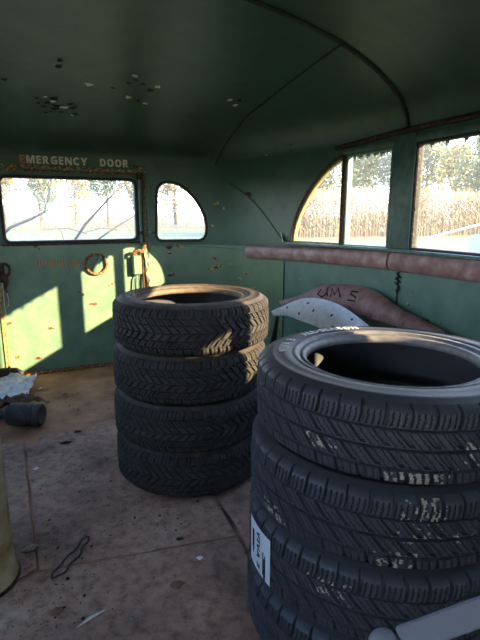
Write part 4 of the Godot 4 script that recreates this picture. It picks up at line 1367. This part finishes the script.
# ---------------------------------------------------------------- outdoors
func build_outside() -> void:
	var rng := RandomNumberGenerator.new(); rng.seed = 101
	var g := put("ground", box_mesh(Vector3(400, 0.2, 400), 0.01, Vector3(0, GROUND - 0.1, 0)), M.grass)
	tag(g, "dry mown grass around the bus", "ground", "", "structure")
	# corn: one dry plant, many times
	var s := st()
	s.set_smooth_group(0)
	for pair in [[0.0, 1.0], [2.1, 1.0]]:
		s.set_color(Color(0.75, 0.68, 0.55))
	s.set_color(Color(0.62, 0.55, 0.42))
	add_tube(s, [Vector3(0, 0, 0), Vector3(0.02, 1.2, 0.01), Vector3(0, 2.5, 0.03)], [0.022, 0.018, 0.008], 5)
	for k in 9:
		var f := k * 2.4
		var y := 0.35 + 0.23 * k
		var dir := Vector3(cos(f), 0, sin(f))
		var sd := Vector3(-sin(f), 0, cos(f)) * 0.045
		s.set_color([Color(0.78, 0.66, 0.45), Color(0.6, 0.5, 0.34), Color(0.86, 0.76, 0.56)][k % 3])
		var a := Vector3(0, y, 0); var b := a + dir * 0.22 + Vector3.UP * 0.16; var c := a + dir * 0.45 - Vector3.UP * 0.1
		quad(s, a - sd * 0.5, a + sd * 0.5, b + sd, b - sd)
		tri(s, b - sd, b + sd, c)
	s.set_color(Color(0.8, 0.7, 0.52))
	for k in 5:
		var f := k * 1.3
		add_tube(s, [Vector3(0, 2.45, 0.03), Vector3(cos(f) * 0.08, 2.75, sin(f) * 0.08)], [0.012, 0.004], 4)
	s.set_color(Color(0.84, 0.74, 0.5))
	add_tube(s, [Vector3(0.02, 1.15, 0.02), Vector3(0.1, 1.3, 0.06)], [0.03, 0.015], 6)
	var plant := done(s)
	var places: Array[Transform3D] = []
	# field edge runs as seen from the bus: a line about 33 m away, eight rows deep
	for row in 7:
		var along := -60.0
		while along < 75.0:
			along += rng.randf_range(0.16, 0.3)
			var p := Vector2(17.0, -27.5) + Vector2(0.78, 0.1).normalized() * 0.0
			var e := Vector2(0.985, 0.174)
			var nrm := Vector2(0.174, -0.985)
			p = Vector2(14.0, -31.0) + e * along + nrm * (row * 0.76 + rng.randf_range(-0.1, 0.1))
			if p.y > -20.0 and row > 3: continue
			var k := rng.randf_range(0.92, 1.22)
			if p.x < -p.y * 0.46:
				# low weeds farther off behind the bus
				if row > 2: continue
				p = p * 1.5
				k *= 0.45
			places.append(Transform3D(Basis(Vector3.UP, rng.randf() * TAU).scaled(Vector3(k * 1.15, k * 1.12, k * 1.15)), Vector3(p.x, GROUND, p.y)))
	var mm := MultiMesh.new()
	mm.transform_format = MultiMesh.TRANSFORM_3D
	mm.use_colors = true
	mm.mesh = plant
	mm.instance_count = places.size()
	for i in places.size():
		mm.set_instance_transform(i, places[i])
		var k := rng.randf_range(0.7, 1.05)
		mm.set_instance_color(i, Color(k, k * rng.randf_range(0.94, 1.0), k * rng.randf_range(0.85, 1.0)))
	var corn := MultiMeshInstance3D.new()
	corn.name = numbered("corn_field")
	corn.multimesh = mm
	corn.material_override = M.corn
	add_child(corn)
	tag(corn, "field of tall dry corn standing beyond the grass", "corn", "", "stuff")
	# trees behind the corn
	var crowns := []
	for v in 3: crowns.append(crown_mesh(200 + v))
	var trunk := tube_mesh([Vector3(0, 0, 0), Vector3(0.1, 2.5, 0.05), Vector3(0, 5, 0)], [0.22, 0.16, 0.08], 8)
	var tl := [[62, 12.5, 3], [66, 11.0, 0], [56, 13.0, 3], [51, 11.5, 0], [48, 10.0, 2], [45, 12.5, 1], [42, 12.0, 3], [39, 10.5, 0], [36.5, 11.5, 1], [34, 10.0, 0], [31, 9.5, 1], [28, 8.5, 2], [25, 8.0, 0], [21, 8.0, 1], [17, 9.5, 2], [13, 8.0, 1], [9.5, 9.0, 0], [6, 7.5, 2], [2.5, 9.0, 1], [-1, 8.0, 2], [-4.5, 9.0, 1]]
	var words := ["dull green", "yellow-green", "yellowing", "dark green"]
	for i in tl.size():
		var az := deg_to_rad(tl[i][0])
		var dist: float = [56.0, 68.0, 81.0][i % 3] + rng.randf_range(-1, 1)
		var h: float = tl[i][1] * (0.35 + 0.65 * dist / 62.0)
		var o := base("tree", Vector3(sin(az) * dist, GROUND, -cos(az) * dist))
		var k := h / 9.0
		o.scale = Vector3(k, k, k)
		o.rotation.y = rng.randf() * TAU
		put("trunk", trunk, M.bark, o)
		put("crown", crowns[i % 3], M["leaf%d" % tl[i][2]], o)
		tag(o, "%s tree in the row beyond the corn, %s from the right" % [words[tl[i][2]], ["second", "first", "third", "fourth", "fifth", "sixth", "seventh", "eighth", "ninth", "tenth", "eleventh", "twelfth", "thirteenth", "fourteenth", "fifteenth", "sixteenth", "seventeenth", "eighteenth", "nineteenth", "twentieth", "twenty-first"][i]], "tree", "trees beyond the corn")
	# bare shrub close behind the rear window
	var sh := base("bare_shrub", Vector3(0.5, GROUND, -4.25))
	tag(sh, "bare branches of a shrub close behind the emergency door window", "shrub")
	for q in [[[[0.30, GROUND, 0.0], [0.36, 0.5, 0.05], [0.42, 0.856, 0.1], [0.497, 0.974, 0.14], [0.623, 1.107, 0.15], [0.827, 1.315, 0.16], [0.95, 1.5, 0.1]], 0.014], [[[0.827, 1.315, 0.16], [0.87, 1.23, 0.14], [0.925, 1.133, 0.12], [0.99, 1.05, 0.1]], 0.007], [[[-0.5, 0.55, -0.1], [-0.051, 0.956, 0.0], [0.10, 1.02, 0.02], [0.206, 1.075, 0.05], [0.24, 1.18, 0.05], [0.275, 1.301, 0.05], [0.33, 1.6, 0.0]], 0.014], [[[0.5, 0.4, 0.0], [0.607, 0.852, 0.05], [0.75, 0.95, 0.08], [0.921, 1.052, 0.1], [1.2, 1.2, 0.1]], 0.009], [[[-0.6, GROUND, -0.1], [-0.55, 0.2, -0.1], [-0.5, 0.55, -0.1]], 0.018], [[[0.35, GROUND, 0.0], [0.42, 0.1, 0.0], [0.5, 0.4, 0.0]], 0.014]]:
		var pts := []
		var rad := []
		for k in q[0].size():
			pts.append(Vector3(q[0][k][0] - 0.5, q[0][k][1] - GROUND, q[0][k][2]))
			rad.append(q[1] * (1.0 - 0.08 * k))
		put("branch", tube_mesh(pts, rad, 7), M.bark, sh)
	for k in 26:
		var b := Vector3(rng.randf_range(-0.7, 0.6), rng.randf_range(1.3, 2.0), rng.randf_range(-0.5, 0.1))
		var d := Vector3(rng.randf_range(-0.4, 0.4), rng.randf_range(-0.1, 0.45), rng.randf_range(-0.1, 0.1))
		put("twig", tube_mesh([b, b + d * 0.5 + Vector3(0.02, 0.03, 0), b + d], [0.004, 0.003, 0.0015], 5), M.bark, sh)
	# farm implement: steel boom and tank, right edge
	var tr := base("farm_trailer", Vector3(8.0, GROUND, -6.3))
	tag(tr, "blue grey steel boom and tank of a farm trailer in the grass", "trailer")
	put("boom", tube_mesh([Vector3(-1.15, 1.18, -0.62), Vector3(-0.1, 1.47, -0.18), Vector3(0.8, 1.7, 0.2)], [0.02, 0.024, 0.028], 10), M.trailer, tr)
	put("tank", box_mesh(Vector3(0.9, 0.75, 0.7), 0.06, Vector3(0.25, 0.9, 0.0)), M.trailer, tr)
	put("frame", box_mesh(Vector3(1.2, 0.1, 0.6), 0.02, Vector3(0.25, 0.5, 0.0)), M.iron, tr)
	for sx in [-0.15, 0.65]:
		put("wheel", lathe_mesh([Vector2(0, -0.07), Vector2(0.2, -0.07), Vector2(0.27, -0.05), Vector2(0.28, 0.0), Vector2(0.27, 0.05), Vector2(0.2, 0.07), Vector2(0, 0.07)], 24, Vector3(sx, 0.28, 0.36), Basis(Vector3(1, 0, 0), Vector3(0, 0, 1), Vector3(0, -1, 0))), M.rubber, tr)

func crown_mesh(seed_: int) -> ArrayMesh:
	var rng := RandomNumberGenerator.new(); rng.seed = seed_
	var s := st()
	s.set_smooth_group(-1)
	var blobs := []
	for k in 12:
		var f := rng.randf() * TAU
		var y := rng.randf_range(2.0, 8.0)
		var r := 2.3 * (1.0 - absf(y - 4.6) / 5.5)
		blobs.append([Vector3(cos(f) * r * rng.randf(), y, sin(f) * r * rng.randf()), rng.randf_range(1.0, 1.7)])
	for b in blobs:
		for k in 260:
			var d := Vector3(rng.randfn(), rng.randfn(), rng.randfn()).normalized()
			var p: Vector3 = b[0] + d * float(b[1]) * rng.randf_range(0.6, 1.05)
			var x := Vector3(rng.randfn(), rng.randfn(), rng.randfn()).normalized() * rng.randf_range(0.10, 0.2)
			var y := x.cross(Vector3(rng.randfn(), rng.randfn(), rng.randfn())).normalized() * rng.randf_range(0.07, 0.14)
			quad(s, p - x, p + y, p + x, p - y)
	return done(s)
